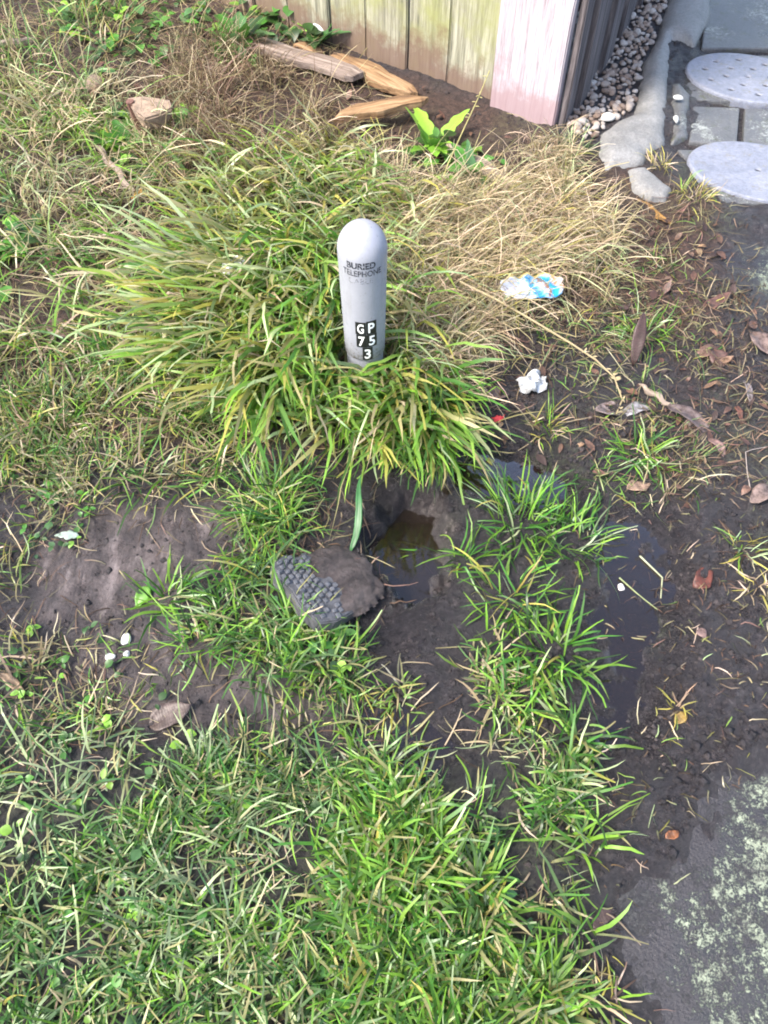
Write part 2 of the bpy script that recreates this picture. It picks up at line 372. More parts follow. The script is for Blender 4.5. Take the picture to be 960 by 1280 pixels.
# ------------------------------------------------------------------ paving
def prism(pl, z0, z1, name, mat, parent=None, bevel=.004, jit=0):
    bm = bmesh.new(); vs_ = [bm.verts.new((p[0] + random.uniform(-jit, jit), p[1] + random.uniform(-jit, jit), z0)) for p in pl]
    f = bm.faces.new(vs_); bm.normal_update()
    if f.normal.z > 0: f.normal_flip()
    r = bmesh.ops.extrude_face_region(bm, geom=[f])
    for v in r['geom']:
        if isinstance(v, bmesh.types.BMVert): v.co.z = z1
    if bevel: bmesh.ops.bevel(bm, geom=[e for e in bm.edges], offset=bevel, segments=2, affect='EDGES', profile=.6)
    return bm_obj(name, bm, mat, parent, False)
pt = prism(poly((835, -200), (838, 30), (846, 170), (870, 268), (1500, 268), (1500, -200)), -.09, -.016, 'paved_path', M['path'], None, 0)
pt['kind'] = 'structure'; pt['label'] = 'grey concrete paving with mossy joints around two pale discs'
for q in ([(893, -70), (1400, -70), (1400, 66), (1000, 62), (878, 62)], [(876, 70), (1000, 70), (1400, 74), (1400, 128), (1000, 130), (850, 124)],
          [(866, 134), (924, 136), (921, 186), (860, 178)], [(931, 137), (1060, 139), (1070, 196), (928, 190)], [(1068, 139), (1400, 136), (1420, 200), (1078, 197)],
          [(846, 188), (1420, 206), (1430, 258), (906, 256)]):
    prism(poly(*q), -.06, .004 + random.uniform(-.003, .003), 'slab', M['slab'], pt, .006, .004)

# grid patch from a polygon: rounded top with real edges
def patch(name, pl, hgt, soft, res, mat, z0=0.0, rough=.004, parent=None, fn=None, colfn=None):
    lo = pl.min(0) - res * 2; hi = pl.max(0) + res * 2
    xs = np.arange(lo[0], hi[0], res); ys = np.arange(lo[1], hi[1], res); x, y = np.meshgrid(xs, ys)
    d = sdf(x, y, pl) + fbm(x, y, 14, 3, 80) * .02
    h = z0 + hgt * (1 - np.exp(-np.clip(d, -.01, 9) / soft)) + fbm(x, y, 30, 3, 81) * rough * 2 + fbm(x, y, 5, 3, 85) * rough * 2
    h = np.where(d < 0, z0 - .05, h)
    if fn is not None: h = fn(x, y, h)
    n_, m_ = x.shape; ok = d > -res * 1.6
    i = np.arange(n_ * m_).reshape(n_, m_); f = np.stack([i[:-1, :-1], i[:-1, 1:], i[1:, 1:], i[1:, :-1]], -1).reshape(-1, 4)
    f = f[ok.ravel()[f].all(1)]
    u, inv = np.unique(f, return_inverse=True)
    V = np.stack([x.ravel(), y.ravel(), h.ravel()], -1)[u]
    cl = None
    if colfn is not None: cl = np.repeat(colfn(V[:, 0], V[:, 1])[:, None], 3, 1)
    return mobj(name, np_mesh(name, V, inv.reshape(-1, 4), mat, cl), parent)

PATHP = poly((752, 1800), (758, 1080), (800, 1000), (868, 935), (880, 800), (885, 600), (885, 420), (868, 300), (1500, 272), (1900, 1800))
def film(x, y): return sstep(.085, -.04, np.maximum(sdf(x, y, LIC), sdf(x, y, RMID)) + fbm(x, y, 9, 4, 90) * .12)
pb = patch('path', PATHP, .0005, .02, .011, M['path'], PATHZ, .0008, None, None, film)
pb['kind'] = 'structure'; pb['label'] = 'dark paved path with pale lichen, half buried in mud'
mort = poly((838, -120), (835, 0), (819, 51), (802, 81), (792, 146), (768, 157), (745, 173), (746, 200), (754, 218), (781, 214), (806, 209), (808, 198), (832, 184), (836, 106), (840, 54), (868, 62), (887, 27), (890, 0), (895, -120))
o = patch('mortar_strip', mort, .038, .02, .009, M['mortar'], .0, .003)
tag(o, 'pale rough mortar kerb spilling into a rounded lump beside the gravel', 'kerb')
o = patch('mortar_block', poly((836, 108), (850, 106), (863, 122), (861, 174), (838, 182)), .022, .012, .007, M['slab'], .0, .002)
tag(o, 'small dark cement block set against the mortar kerb', 'block')
o = patch('concrete_chip', poly((783, 216), (806, 213), (822, 228), (842, 242), (832, 254), (812, 254), (790, 243)), .03, .012, .006, M['mortar'], .0, .003)
tag(o, 'broken grey concrete chip below the mortar lump', 'concrete chip')

# pale discs
def disc(px, py, r, pits, label, thick=.010, tilt=0, oval=.74):
    c = G(px, py); nr, na = 110, 260
    rr = np.concatenate([np.linspace(.002, r - .008, nr - 5), [r - .004, r - .0015, r, r + .001, r + .001]])
    zz = np.concatenate([np.full(nr - 5, thick), [thick - .0006, thick - .003, thick - .007, thick - .012, -.02]])
    a = np.linspace(0, 2 * np.pi, na, endpoint=False); R_, A_ = np.meshgrid(rr, a, indexing='ij')
    x = R_ * np.cos(A_); y = R_ * np.sin(A_); z = np.repeat(zz[:, None], na, 1) + fbm(x + px, y + py, 12, 3, 90) * .004 * (R_ < r - .008)
    for (ux, uy, ur) in pits: z -= .035 * sstep(ur * 1.2, ur * .85, np.hypot(x - ux, y - uy)) * (R_ < r - .006)
    V = np.stack([x, y, z], -1).reshape(-1, 3); i = np.arange(nr * na).reshape(nr, na); j = np.roll(i, -1, 1)
    F = np.stack([i[:-1], j[:-1], j[1:], i[1:]], -1).reshape(-1, 4)[:, ::-1]
    o = mobj('stepping_disc', np_mesh('stepping_disc', V, F, M['disc'])); o.location = (c.x, c.y, .004)
    for (ux, uy, ur) in pits:
        bm = bmesh.new(); bmesh.ops.create_circle(bm, cap_ends=True, segments=14, radius=ur * 1.05); bm_obj('hole', bm, M['black'], o, False).location = (ux, uy, thick - .0045)  # flat black disc in each pit paints in the shade of a deeper hole
    o.scale = (1, oval, 1); o.rotation_euler = (math.radians(tilt), 0, -.36); return tag(o, label, 'disc', 'pale stepping discs on the paving')
pits = [(.15 * math.cos(k * math.pi / 5), .15 * math.sin(k * math.pi / 5), .0095) for k in range(10)] + [(.08 * math.cos(k * math.pi / 3 + .4), .08 * math.sin(k * math.pi / 3 + .4), .0095) for k in range(6)] + [(0, 0, .0095)]
disc(931, 107, .215, pits, 'pale grey stepping disc pitted with a ring of small holes', tilt=0)
disc(944, 221, .215, [(0, 0, .009)], 'smooth pale grey stepping disc with one dark central hole', tilt=0, oval=.70)

# ------------------------------------------------------------------ gravel
GRAV = poly((797, -60), (797, 0), (770, 52), (742, 95), (712, 148), (706, 160), (722, 175), (738, 182), (750, 168), (770, 153), (790, 142), (800, 80), (817, 51), (834, 0), (836, -60))
gb = patch('gravel_bed', GRAV, .012, .015, .012, M['ground'], .0, .004); gb['kind'] = 'structure'; gb['label'] = 'strip of pale pebbles between the dark boards and the mortar kerb'
def rock_mesh(name, mat, seed, sub=2, flat=.7, rough=.25, angular=False):
    r = random.Random(seed); bm = bmesh.new(); bmesh.ops.create_icosphere(bm, subdivisions=sub, radius=.5)
    ax = [Vector((r.gauss(0, 1), r.gauss(0, 1), r.gauss(0, 1))).normalized() for _ in range(9)]
    for v in bm.verts:
        n = v.co.normalized()
        if angular:
            for a in ax:
                dd = v.co.dot(a)
                if dd > .36: v.co -= a * (dd - .36)
        else: v.co *= 1 + rough * sum(math.sin(4 * n.dot(a) + i) for i, a in enumerate(ax)) / 9
        v.co.z *= flat
    me = bpy.data.meshes.new(name); bm.to_mesh(me); bm.free()
    for p in me.polygons: p.use_smooth = True
    me.materials.append(mat); return me
def spread(pl, n, dmin, tries=40):
    lo, hi = pl.min(0), pl.max(0); out = []
    cand = rng.uniform(lo, hi, (n * tries, 2)); cand = cand[inpoly(cand[:, 0], cand[:, 1], pl)]
    for c in cand:
        if len(out) >= n: break
        if all((c[0] - q[0]) ** 2 + (c[1] - q[1]) ** 2 > dmin * dmin for q in out): out.append(c)
    return out
pm = [rock_mesh('pebble', M['pebble'], 100 + i, 2, .75, .55) for i in range(7)]
GVIS = poly((790, -10), (770, 52), (742, 95), (712, 148), (706, 160), (722, 175), (738, 182), (750, 168), (770, 153), (790, 142), (800, 80), (817, 51), (836, -10))
for k, c in enumerate(spread(GVIS, 290, .0155, 60)):
    o = mobj('pebble', pm[k % 7], gb); s = random.choice((.013, .016, .019, .022, .027))
    o.location = (c[0], c[1], max(Hs(c[0], c[1]), .008) + s * .2 + random.uniform(0, .006)); o.scale = (s * random.uniform(.85, 1.3), s, s * random.uniform(.8, 1.1)); o.rotation_euler = (random.uniform(-.5, .5), random.uniform(-.5, .5), random.uniform(0, 6.28))

# ------------------------------------------------------------------ fence
def board(name, p, d, w, th, h, mat, parent, z0=-.06, lean=0):
    n = Vector((d[1], -d[0], 0)); d3 = Vector((d[0], d[1], 0)); bm = bmesh.new(); nz = 14
    rows = []
    for k in range(nz + 1):
        z = z0 + (h - z0) * k / nz; wob = .0018 * math.sin(k * 1.7 + p[0] * 40)
        rows.append([bm.verts.new(Vector((p[0], p[1], z)) + d3 * (w * u + wob) + n * (th * v + lean * (z - z0))) for u, v in ((0, 0), (1, 0), (1, 1), (0, 1))])
    for a, b in zip(rows, rows[1:]):
        for i in range(4): bm.faces.new((a[i], a[(i + 1) % 4], b[(i + 1) % 4], b[i]))
    bm.faces.new(rows[0]); bm.faces.new(rows[-1][::-1]); bmesh.ops.recalc_face_normals(bm, faces=bm.faces)
    bmesh.ops.bevel(bm, geom=[e for e in bm.edges if abs((e.verts[0].co - e.verts[1].co).normalized().z) > .9], offset=.004, segments=2, affect='EDGES')
    o = bm_obj(name, bm, mat, parent, False)
    o.parent = parent; o.matrix_parent_inverse = parent.matrix_world.inverted(); return o
A = FENCE_A
fe = empty('wooden_fence', (A[0], A[1], 0)); bpy.context.view_layer.update()
tag(fe, 'weathered grey green paling fence with a wide pink washed corner board', 'fence')
pinkw = float(np.linalg.norm(P0(604, 142) - A))
board('corner_board', A, fdir, pinkw, .035, 1.7, M['pink'], fe, lean=0.0)['label'] = 'wide pinkish white washed corner board'
fn = np.array([fdir[1], -fdir[0]])                      # towards the back
if fn[1] < 0: fn = -fn
pos = pinkw + .004
x = pos
for k in range(14):
    w = [.185, .165, .175, .16][k % 4] + random.uniform(-.006, .006)
    p = A + fdir * x + fn * (.03 + (.006 if k % 2 else 0)); board('board', p, fdir, w, -.02 if False else .02, 1.68 + random.uniform(-.03, .03), M['board'], fe, z0=-.03 + .006 * (k % 3)); x += w + .005
board('rail', A + fdir * .02 + fn * .055, fdir, x - .05, .045, .42, M['darkboard'], fe, z0=.33)
# side panel of dark upright boards
ge = empty('side_gate', (A[0], A[1], 0)); bpy.context.view_layer.update()
tag(ge, 'dark weathered board panel running back beside the pebble strip', 'gate')
y0 = A + gdir * .015 + np.array([.012, 0])
x = 0
for k in range(12):
    w = [.10, .13, .12, .14][k % 4]; off = [.0, .016, .004, .02][k % 4]
    board('board', y0 + gdir * x + np.array([gdir[1], -gdir[0]]) * off, gdir, w, .022, 1.66, M['darkboard'], ge, z0=-.02 + .012 * (k % 2)); x += w + [.006, .012, .004, .014][k % 4]

# ------------------------------------------------------------------ marker post
base = G(457, 462); PX, PY = base.x, base.y; R0 = .0525
def z_at(py, yy): d = ray(480, py); return CAM_H + d[2] * yy / d[1]
ztop = z_at(275, PY + .01); PZ = base.z
mp = empty('marker_post', (PX, PY, PZ)); tag(mp, 'pale grey domed cable marker post with black number stickers', 'marker post')
def lathe(name, prof, mat, parent, na=64):
    bm = bmesh.new(); rings = []
    for r, z in prof:
        rings.append([bm.verts.new((r * math.cos(2 * math.pi * i / na), r * math.sin(2 * math.pi * i / na), z)) for i in range(na)] if r > 1e-5 else [bm.verts.new((0, 0, z))])
    for a, b in zip(rings, rings[1:]):
        for i in range(na):
            j = (i + 1) % na
            if len(b) == 1: bm.faces.new((a[i], a[j], b[0]))
            elif len(a) == 1: bm.faces.new((a[0], b[j], b[i]))
            else: bm.faces.new((a[i], a[j], b[j], b[i]))
    bmesh.ops.recalc_face_normals(bm, faces=bm.faces); return bm_obj(name, bm, mat, parent)
ht = ztop - PZ; zl = z_at(452, PY - R0) - PZ
def PR(z): return .0478 + .0057 * max(0, min(1, (z - zl) / (ht - .062 - zl)))
prof = [(PR(zl) - .006, zl - .002), (PR(zl) - .001, zl - .002), (PR(zl), zl)] + [(PR(zl + (ht - .062 - zl) * t), zl + (ht - .062 - zl) * t) for t in (.1, .3, .5, .7, .9, 1)]
RT = PR(9)
prof += [(RT * math.cos(a), ht - .062 + .062 * math.sin(a)) for a in [math.pi / 2 * k / 14 for k in range(1, 14)]] + [(0, ht)]
lathe('body', prof, M['post'], mp)
lathe('sleeve', [(.0440, -.12), (.0440, zl + .01)], M['post_dark'], mp)
def bent(me, r):
    for v in me.vertices:
        z = v.co.y; rr = PR(z) + r; a = v.co.x / rr - math.pi / 2
        v.co = (rr * math.cos(a), rr * math.sin(a), z)
def text_part(name, s, xc, zc, w, h, mat, parent, bold=.0, r=.0006):
    cu = bpy.data.curves.new('t', 'FONT'); cu.body = s; cu.align_x = 'CENTER'; cu.size = 1; cu.offset = bold; cu.resolution_u = 3
    ob = link(bpy.data.objects.new('t', cu)); dg = bpy.context.evaluated_depsgraph_get(); me = bpy.data.meshes.new_from_object(ob.evaluated_get(dg))
    bpy.data.objects.remove(ob); bpy.data.curves.remove(cu)
    xs = [v.co.x for v in me.vertices]; ys = [v.co.y for v in me.vertices]
    x0, x1, y0_, y1 = min(xs), max(xs), min(ys), max(ys)
    for v in me.vertices: v.co = (xc + ((v.co.x - x0) / (x1 - x0) - .5) * w, zc + ((v.co.y - y0_) / (y1 - y0_) - .5) * h, 0)
    bent(me, r); me.materials.clear(); me.materials.append(mat); me.name = name
    return mobj(name, me, parent)
def zf(py): return z_at(py, PY - R0 * .95) - PZ
text_part('lettering', 'BURIED', -.002, zf(332), .064, .0165, M['print'], mp, .03)
text_part('lettering', 'TELEPHONE', .0, zf(341.5), .090, .0155, M['print'], mp, .012)['label'] = 'half worn line of lettering'
text_part('lettering', 'CABLE', -.004, zf(351), .055, .0145, M['print2'], mp, 0)['label'] = 'almost rubbed off line of lettering'
def tile(ch, px, y0, y1, w, rot=0):
    xc = (px - 457.5) / 31.5; xc = math.asin(max(-.99, min(.99, xc))) * R0; za, zb = zf(y1), zf(y0)
    n = 6; V = []; 
    for zz in (za, zb):
        for i in range(n + 1): V.append((xc + (i / n - .5) * w, zz, 0))
    F = [(i, i + 1, n + 2 + i, n + 1 + i) for i in range(n)]
    me = bpy.data.meshes.new('sticker'); me.from_pydata(V, [], F); bent(me, .0011); me.materials.append(M['black'])
    t = mobj('sticker', me, mp); t['label'] = 'black sticker with white ' + ch
    text_part('character', ch, xc, (za + zb) / 2, w * .62, (zb - za) * .76, M['white'], t, .022, .0018)
tile('G', 453.0, 403, 418.6, .0245); tile('P', 468.0, 402, 418.3, .0245)
tile('7', 454.0, 418.9, 434.5, .0245); tile('5', 468.6, 418.6, 434.2, .0245); tile('3', 462.2, 434.8, 450.3, .024)

# ------------------------------------------------------------------ broken cover piece at the hole
c0 = G(392, 742); cv = empty('cover_fragment', (c0.x, c0.y, c0.z)); tag(cv, 'broken studded concrete cover piece tilting into the muddy hole', 'cover fragment')
hd = math.atan2(*(P0(440, 790) - P0(362, 700))[::-1])          # long axis follows the raised edge
cv.rotation_euler = (math.radians(-19), math.radians(4), hd); cv.location.z += .022
out = [(-.085, -.050), (-.05, -.062), (-.01, -.056), (.03, -.063), (.082, -.054), (.10, -.02), (.095, .05), (.08, .11), (.02, .13), (-.03, .115), (-.052, .07), (-.062, .035), (-.078, .028), (-.070, .008), (-.092, -.012)]
bm = bmesh.new(); f = bm.faces.new([bm.verts.new((x_, y_, -.015)) for x_, y_ in out]); r = bmesh.ops.extrude_face_region(bm, geom=[f])
for v in r['geom']:
    if isinstance(v, bmesh.types.BMVert): v.co.z = .022; v.co.x += random.uniform(-.003, .003)
bmesh.ops.recalc_face_normals(bm, faces=bm.faces); bmesh.ops.bevel(bm, geom=list(bm.edges), offset=.003, segments=2, affect='EDGES')
bm_obj('slab', bm, M['chunk'], cv, False)
bm = bmesh.new(); bmesh.ops.create_cube(bm, size=1)
for v in bm.verts:
    if v.co.z > 0: v.co.x *= .8; v.co.y *= .75
bmesh.ops.bevel(bm, geom=list(bm.edges), offset=.09, segments=1, affect='EDGES'); sm = bpy.data.meshes.new('stud'); bm.to_mesh(sm); bm.free(); sm.materials.append(M['stud'])
outa = np.array(out)
for j in range(8):
    for i in range(15):
        x_ = -.084 + i * .0138 + (.0069 if j % 2 else 0); y_ = -.051 + j * .0140
        if sdf(np.array([x_]), np.array([y_]), outa)[0] < .007 or random.random() < .09 or y_ > .022 + .012 * math.sin(x_ * 60): continue
        o = mobj('stud', sm, cv); o.location = (x_ + random.uniform(-.0015, .0015), y_ + random.uniform(-.0012, .0012), .0235); o.scale = (.0118 * random.uniform(.75, 1.1), .0106 * random.uniform(.8, 1.05), .010 * random.uniform(.3, 1.15)); o.rotation_euler = (random.uniform(-.15, .15), random.uniform(-.15, .15), random.uniform(-.2, .2))

# mud smeared over the part of the cover that dips into the hole
gx, gy = np.meshgrid(np.arange(-.11, .13, .0035), np.arange(-.01, .16, .0035)); dm = np.minimum(sdf(gx, gy, outa) + .012, gy - .022 - .014 * np.sin(gx * 60)) + fbm(gx, gy, 30, 4, 77) * .035
hm = .021 + np.clip(dm, -.02, .03) * .35 + fbm(gx, gy, 45, 4, 78) * .012; hm = np.where(dm < 0, .012, hm)
ix = np.arange(gx.size).reshape(gx.shape); fm = np.stack([ix[:-1, :-1], ix[:-1, 1:], ix[1:, 1:], ix[1:, :-1]], -1).reshape(-1, 4); fm = fm[(dm.ravel()[fm] > -.006).all(1)]
uq, iv = np.unique(fm, return_inverse=True)
mobj('mud_coat', np_mesh('mud_coat', np.stack([gx.ravel(), gy.ravel(), hm.ravel()], -1)[uq], iv.reshape(-1, 4), M['ground'], np.tile(np.array([[.25, .45, 0]]), (len(uq), 1))), cv)['label'] = 'wet brown mud smeared over the sunken side'

# ------------------------------------------------------------------ grass
GREEN = np.array([.068, .195, .030]); LIME = np.array([.190, .360, .042]); DARK = np.array([.030, .075, .016]); BLUEG = np.array([.065, .145, .050])
YEL = np.array([.40, .36, .085]); STRAW = np.array([.60, .475, .33]); PALE = np.array([.40, .48, .25]); BROWN = np.array([.11, .066, .042]); TAN = np.array([.36, .265, .17]); PINKB = np.array([.24, .145, .11])
OCC = []                                       # keep-out circles (x, y, r)
OCC.append((PX, PY, R0 + .004))
def pick(pal, n):
    cs = np.array([p[0] for p in pal]); w = np.array([p[1] for p in pal], float); i = rng.choice(len(cs), n, p=w / w.sum())
    return cs[i] * rng.uniform(.55, 1.45, (n, 1)) * rng.uniform(.93, 1.07, (n, 3))
def blades(roots, head, L, W, th0, kap, ca, cb, segs=5, hc=None, blunt=None, lift=.002):
    n = len(roots); s = np.linspace(0, 1, segs + 1); hc = np.zeros(n) if hc is None else hc
    th = th0[:, None] + kap[:, None] * s ** 1.4; ph = head[:, None] + hc[:, None] * s
    kink = np.where(rng.random(n) < .16, rng.uniform(.5, 1.7, n), 0); kp_ = rng.integers(1, segs, n); th = th + kink[:, None] * (np.arange(segs + 1)[None] >= kp_[:, None])
    st = (L / segs)[:, None]; dx = np.sin(th) * np.cos(ph) * st; dy = np.sin(th) * np.sin(ph) * st; dz = np.cos(th) * st
    z0 = np.zeros((n, 1)); px = roots[:, :1] + np.concatenate([z0, np.cumsum(dx[:, :-1], 1)], 1); py = roots[:, 1:2] + np.concatenate([z0, np.cumsum(dy[:, :-1], 1)], 1)
    pz = roots[:, 2:3] + np.concatenate([z0, np.cumsum(dz[:, :-1], 1)], 1)
    px[:, 1:] += rng.normal(0, .02, (n, segs)) * L[:, None] * .35; py[:, 1:] += rng.normal(0, .02, (n, segs)) * L[:, None] * .35
    for (ox, oy, orr) in OCC[:1]:               # bend round the post
        ddx = px - ox; ddy = py - oy; dd = np.hypot(ddx, ddy) + 1e-6; k = np.maximum(orr / dd, 1); px = ox + ddx * k; py = oy + ddy * k
    gz = Hs(px, py); pz[:, 1:] = np.maximum(pz[:, 1:], (gz + lift + rng.uniform(0, .010, (n, 1)))[:, 1:])
    ddx = px - PX; ddy = PY - py
    bad = ((np.abs(ddx) < .068) & (ddy > -.03) & (ddy < .40) & (pz - PZ > .034 + ddy * .95)).any(1)
    keep_ = ~bad; n = int(keep_.sum()); th, ph, px, py, pz = th[keep_], ph[keep_], px[keep_], py[keep_], pz[keep_]; W = W[keep_]; ca = ca[keep_]; cb = cb[keep_]
    if blunt is not None: blunt = blunt[keep_]
    tw = rng.uniform(-.9, .9, (n, 1)) + rng.uniform(-.6, .6, (n, 1)) * s
    sx, sy = -np.sin(ph), np.cos(ph); nx_, ny_, nz_ = np.cos(ph) * np.cos(th), np.sin(ph) * np.cos(th), -np.sin(th)
    wx = np.cos(tw) * sx + np.sin(tw) * nx_; wy = np.cos(tw) * sy + np.sin(tw) * ny_; wz = np.sin(tw) * nz_
    prof = np.interp(s, [0, .2, .5, .75, .92, 1], [.65, .95, 1, .78, .42, .04])[None].repeat(n, 0)
    if blunt is not None: prof[:, -1] = np.where(blunt, .5, prof[:, -1])
    hw = prof * W[:, None] * .5
    V = np.stack([np.stack([px - wx * hw, py - wy * hw, pz - wz * hw], -1), np.stack([px + wx * hw, py + wy * hw, pz + wz * hw], -1)], 2)
    V = V.reshape(-1, 3); k = 2 * (segs + 1)
    b = (np.arange(n) * k)[:, None] + (np.arange(segs) * 2)[None]
    F = np.stack([b, b + 1, b + 3, b + 2], -1).reshape(-1, 4)
    t = (s ** .8)[None, :, None]; col = ca[:, None] * (1 - t) + cb[:, None] * t
    col = np.repeat(col, 2, 1).reshape(-1, 3)
    return V, F, col
class Turf:
    def __init__(s): s.V = []; s.F = []; s.C = []; s.n = 0
    def add(s, VFC):
        V, F, c = VFC; s.V.append(V); s.F.append(F + s.n); s.C.append(c); s.n += len(V)
    def build(s, name, mat): return mobj(name, np_mesh(name, np.concatenate(s.V), np.concatenate(s.F), mat, np.concatenate(s.C)))
KEEPSOFT = [(BARE1, .88), (BARE2, .72)]
KEEP = [HOLE, PUD2, poly((352, 700), (378, 690), (445, 740), (450, 785), (425, 800), (360, 745))]
def sow(turf, pl, clumps, per, L, W, lean, curl, pal, head=None, hsp=math.pi, spread_=.014, patchy=0.0, thr=0.0, seed=3, segs=5, tipbrown=.15, blunt=.3, lift=.002, keep=True, pale_base=.5):
    lo, hi = pl.min(0), pl.max(0); m = clumps * 4
    c = rng.uniform(lo, hi, (m, 2)); ok = sdf(c[:, 0], c[:, 1], pl) > rng.exponential(.03, m) - .03
    if patchy: ok &= fbm(c[:, 0], c[:, 1], patchy, 3, seed) > thr
    if keep:
        for kp in KEEP: ok &= ~inpoly(c[:, 0], c[:, 1], kp)
        for kp, pr in KEEPSOFT: ok &= ~(inpoly(c[:, 0], c[:, 1], kp) & (rng.random(m) < pr))
        ok &= np.hypot(c[:, 0] - PX, c[:, 1] - PY) > R0 + .006
    c = c[ok]; 
    if not len(c): return
    area_scale = 1.0
    c = c[:clumps]; k = rng.poisson(per, len(c)) + 1; idx = np.repeat(np.arange(len(c)), k); n = len(idx)
    vig = rng.uniform(.65, 1.2, len(c))[idx]; ch = rng.uniform(-math.pi, math.pi, len(c))[idx]
    off = rng.normal(0, spread_, (n, 2)); rt = c[idx] + off
    if head is None: hd_ = np.where(rng.random(n) < .55, np.arctan2(off[:, 1], off[:, 0]), ch) + rng.normal(0, .6, n)
    else: hd_ = head + rng.normal(0, hsp, n)
    l = rng.uniform(*L, n) * vig; w = rng.uniform(*W, n)
    mixw = np.where(rng.random(n) < .45, .85, .1)[:, None]; ct = pick(pal, len(c))[idx] * mixw + pick(pal, n) * (1 - mixw)
    cb = np.where((rng.random(n) < tipbrown)[:, None], (YEL * .5 + STRAW * .4) * rng.uniform(.6, 1.1, (n, 1)), ct * rng.uniform(.9, 1.2, (n, 1)))
    ca = ct * (1 - pale_base) + np.where((rng.random(n) < .4)[:, None], PALE * .75, ct * .8) * pale_base
    rz = Hs(rt[:, 0], rt[:, 1]) - .004
    turf.add(blades(np.c_[rt, rz], hd_, l, w, rng.uniform(*lean, n), rng.uniform(*curl, n), ca, cb, segs, rng.normal(0, .5, n), rng.random(n) < blunt, lift))

DOWN = -math.pi / 2
MIXG = [(GREEN, 5), (LIME, 3), (DARK, 3), (BLUEG, 2.4), (YEL, .3), (STRAW, .35), (PALE, 1.4)]
LUSH = [(GREEN, 4.5), (LIME, 5), (DARK, 1.8), (YEL, .4), (PALE, .8)]
LONGPAL = [(GREEN, 1.6), (LIME, 3), (np.array([.30, .41, .065]), 4), (YEL, 2.6), (PALE, 4), (STRAW, 1.8), (DARK, .6)]
DRYPAL = [(STRAW, 6), (TAN, 1.8), (PALE, 1.4), (BROWN, .7), (YEL, .6)]
DRYPINK = [(TAN, 1.8), (PINKB, 3), (STRAW, 2.2), (BROWN, 6)]
THATCH = [(BROWN, 5), (PINKB, 2.5), (TAN, 1.3), (STRAW, .5), (BROWN * .6, 2)]
OLIVE = [(GREEN, 3), (LIME, 2), (YEL, 1), (TAN, 2), (STRAW, 1.4), (DARK, 2)]

# dead thatch lying on the ground
T = Turf()
sow(T, poly((-300, -40), (300, -40), (420, 60), (520, 190), (760, 240), (790, 400), (650, 500), (540, 560), (300, 590), (0, 600), (-300, 640)), 2300, 4, (.05, .14), (.0015, .0035), (.9, 1.6), (-.4, .7), THATCH, spread_=.03, lift=.001, tipbrown=.5)
sow(T, poly((-300, 880), (740, 900), (700, 1300), (680, 1700), (-300, 1700)), 380, 3, (.03, .09), (.0015, .0035), (1.2, 1.7), (-.3, .4), [(STRAW, 2), (PALE, 2), (TAN, 2), (BROWN, 1)], spread_=.03)
sow(T, poly((560, 380), (880, 230), (960, 380), (960, 620), (800, 640), (560, 560)), 420, 3, (.03, .10), (.0012, .003), (1.1, 1.7), (-.3, .6), THATCH, spread_=.03, patchy=6, thr=-.02)
sow(T, poly((20, 590), (460, 600), (460, 930), (20, 930)), 300, 2, (.02, .08), (.0012, .0028), (1.3, 1.7), (-.2, .3), THATCH, spread_=.04)
sow(T, poly((735, 620), (1050, 430), (1100, 960), (900, 960), (800, 1060), (760, 1280), (705, 1280), (740, 930)), 260, 2, (.008, .04), (.0012, .003), (1.3, 1.7), (-.2, .4), [(BROWN, 5), (BROWN * .5, 3), (PINKB * .7, 2), (TAN * .6, 1.2), (STRAW * .6, .4)], spread_=.05, lift=.0005, keep=False)
tag(T.build('dead_grass', M['straw']), 'brown and straw coloured dead grass matted on the soil', 'dead grass', kind='stuff')

# long grass round the post
T = Turf()
LG = poly((235, 255), (310, 200), (420, 185), (500, 215), (520, 300), (535, 400), (548, 500), (500, 545), (400, 545), (310, 520), (240, 460))
sow(T, LG, 270, 6, (.12, .27), (.005, .0105), (.25, 1.0), (.5, 1.7), LONGPAL, DOWN - .25, .85, .02, segs=7, blunt=.05, tipbrown=.2)
sow(T, poly((330, 330), (420, 300), (440, 460), (560, 470), (560, 540), (470, 560), (380, 550), (330, 480)), 120, 7, (.18, .34), (.007, .012), (.35, 1.0), (.8, 1.6), [(LIME, 5), (GREEN, 3), (YEL, 1.5), (PALE, 1.5), (STRAW, .6)], DOWN, .5, .018, segs=8, blunt=.03, tipbrown=.15)
sow(T, poly((235, 310), (335, 320), (345, 500), (290, 520), (235, 460)), 75, 6, (.20, .34), (.007, .012), (.5, 1.1), (.5, 1.2), LONGPAL, DOWN - .9, .6, .02, segs=8, blunt=.03, tipbrown=.2)
sow(T, poly((480, 430), (580, 500), (560, 570), (480, 560)), 60, 7, (.12, .24), (.004, .007), (.4, 1.0), (.5, 1.4), LUSH, DOWN, .5, .015, segs=7)
ring = np.array([(PX + .10 * math.cos(k * .5236), PY + .10 * math.sin(k * .5236)) for k in range(12)])
sow(T, ring, 90, 5, (.03, .075), (.003, .006), (.1, .8), (.2, 1.2), LONGPAL, None, 1, .012)
sow(T, LG, 150, 4, (.16, .32), (.0025, .0055), (.3, 1.1), (.2, 1.3), [(PALE, 4), (YEL, 2), (STRAW, 2), (LIME, 2)], DOWN - .2, 1.1, .03, segs=7, blunt=.05)
tag(T.build('long_grass', M['grass']), 'long yellow green grass flopping over around the marker post', 'grass', kind='stuff')

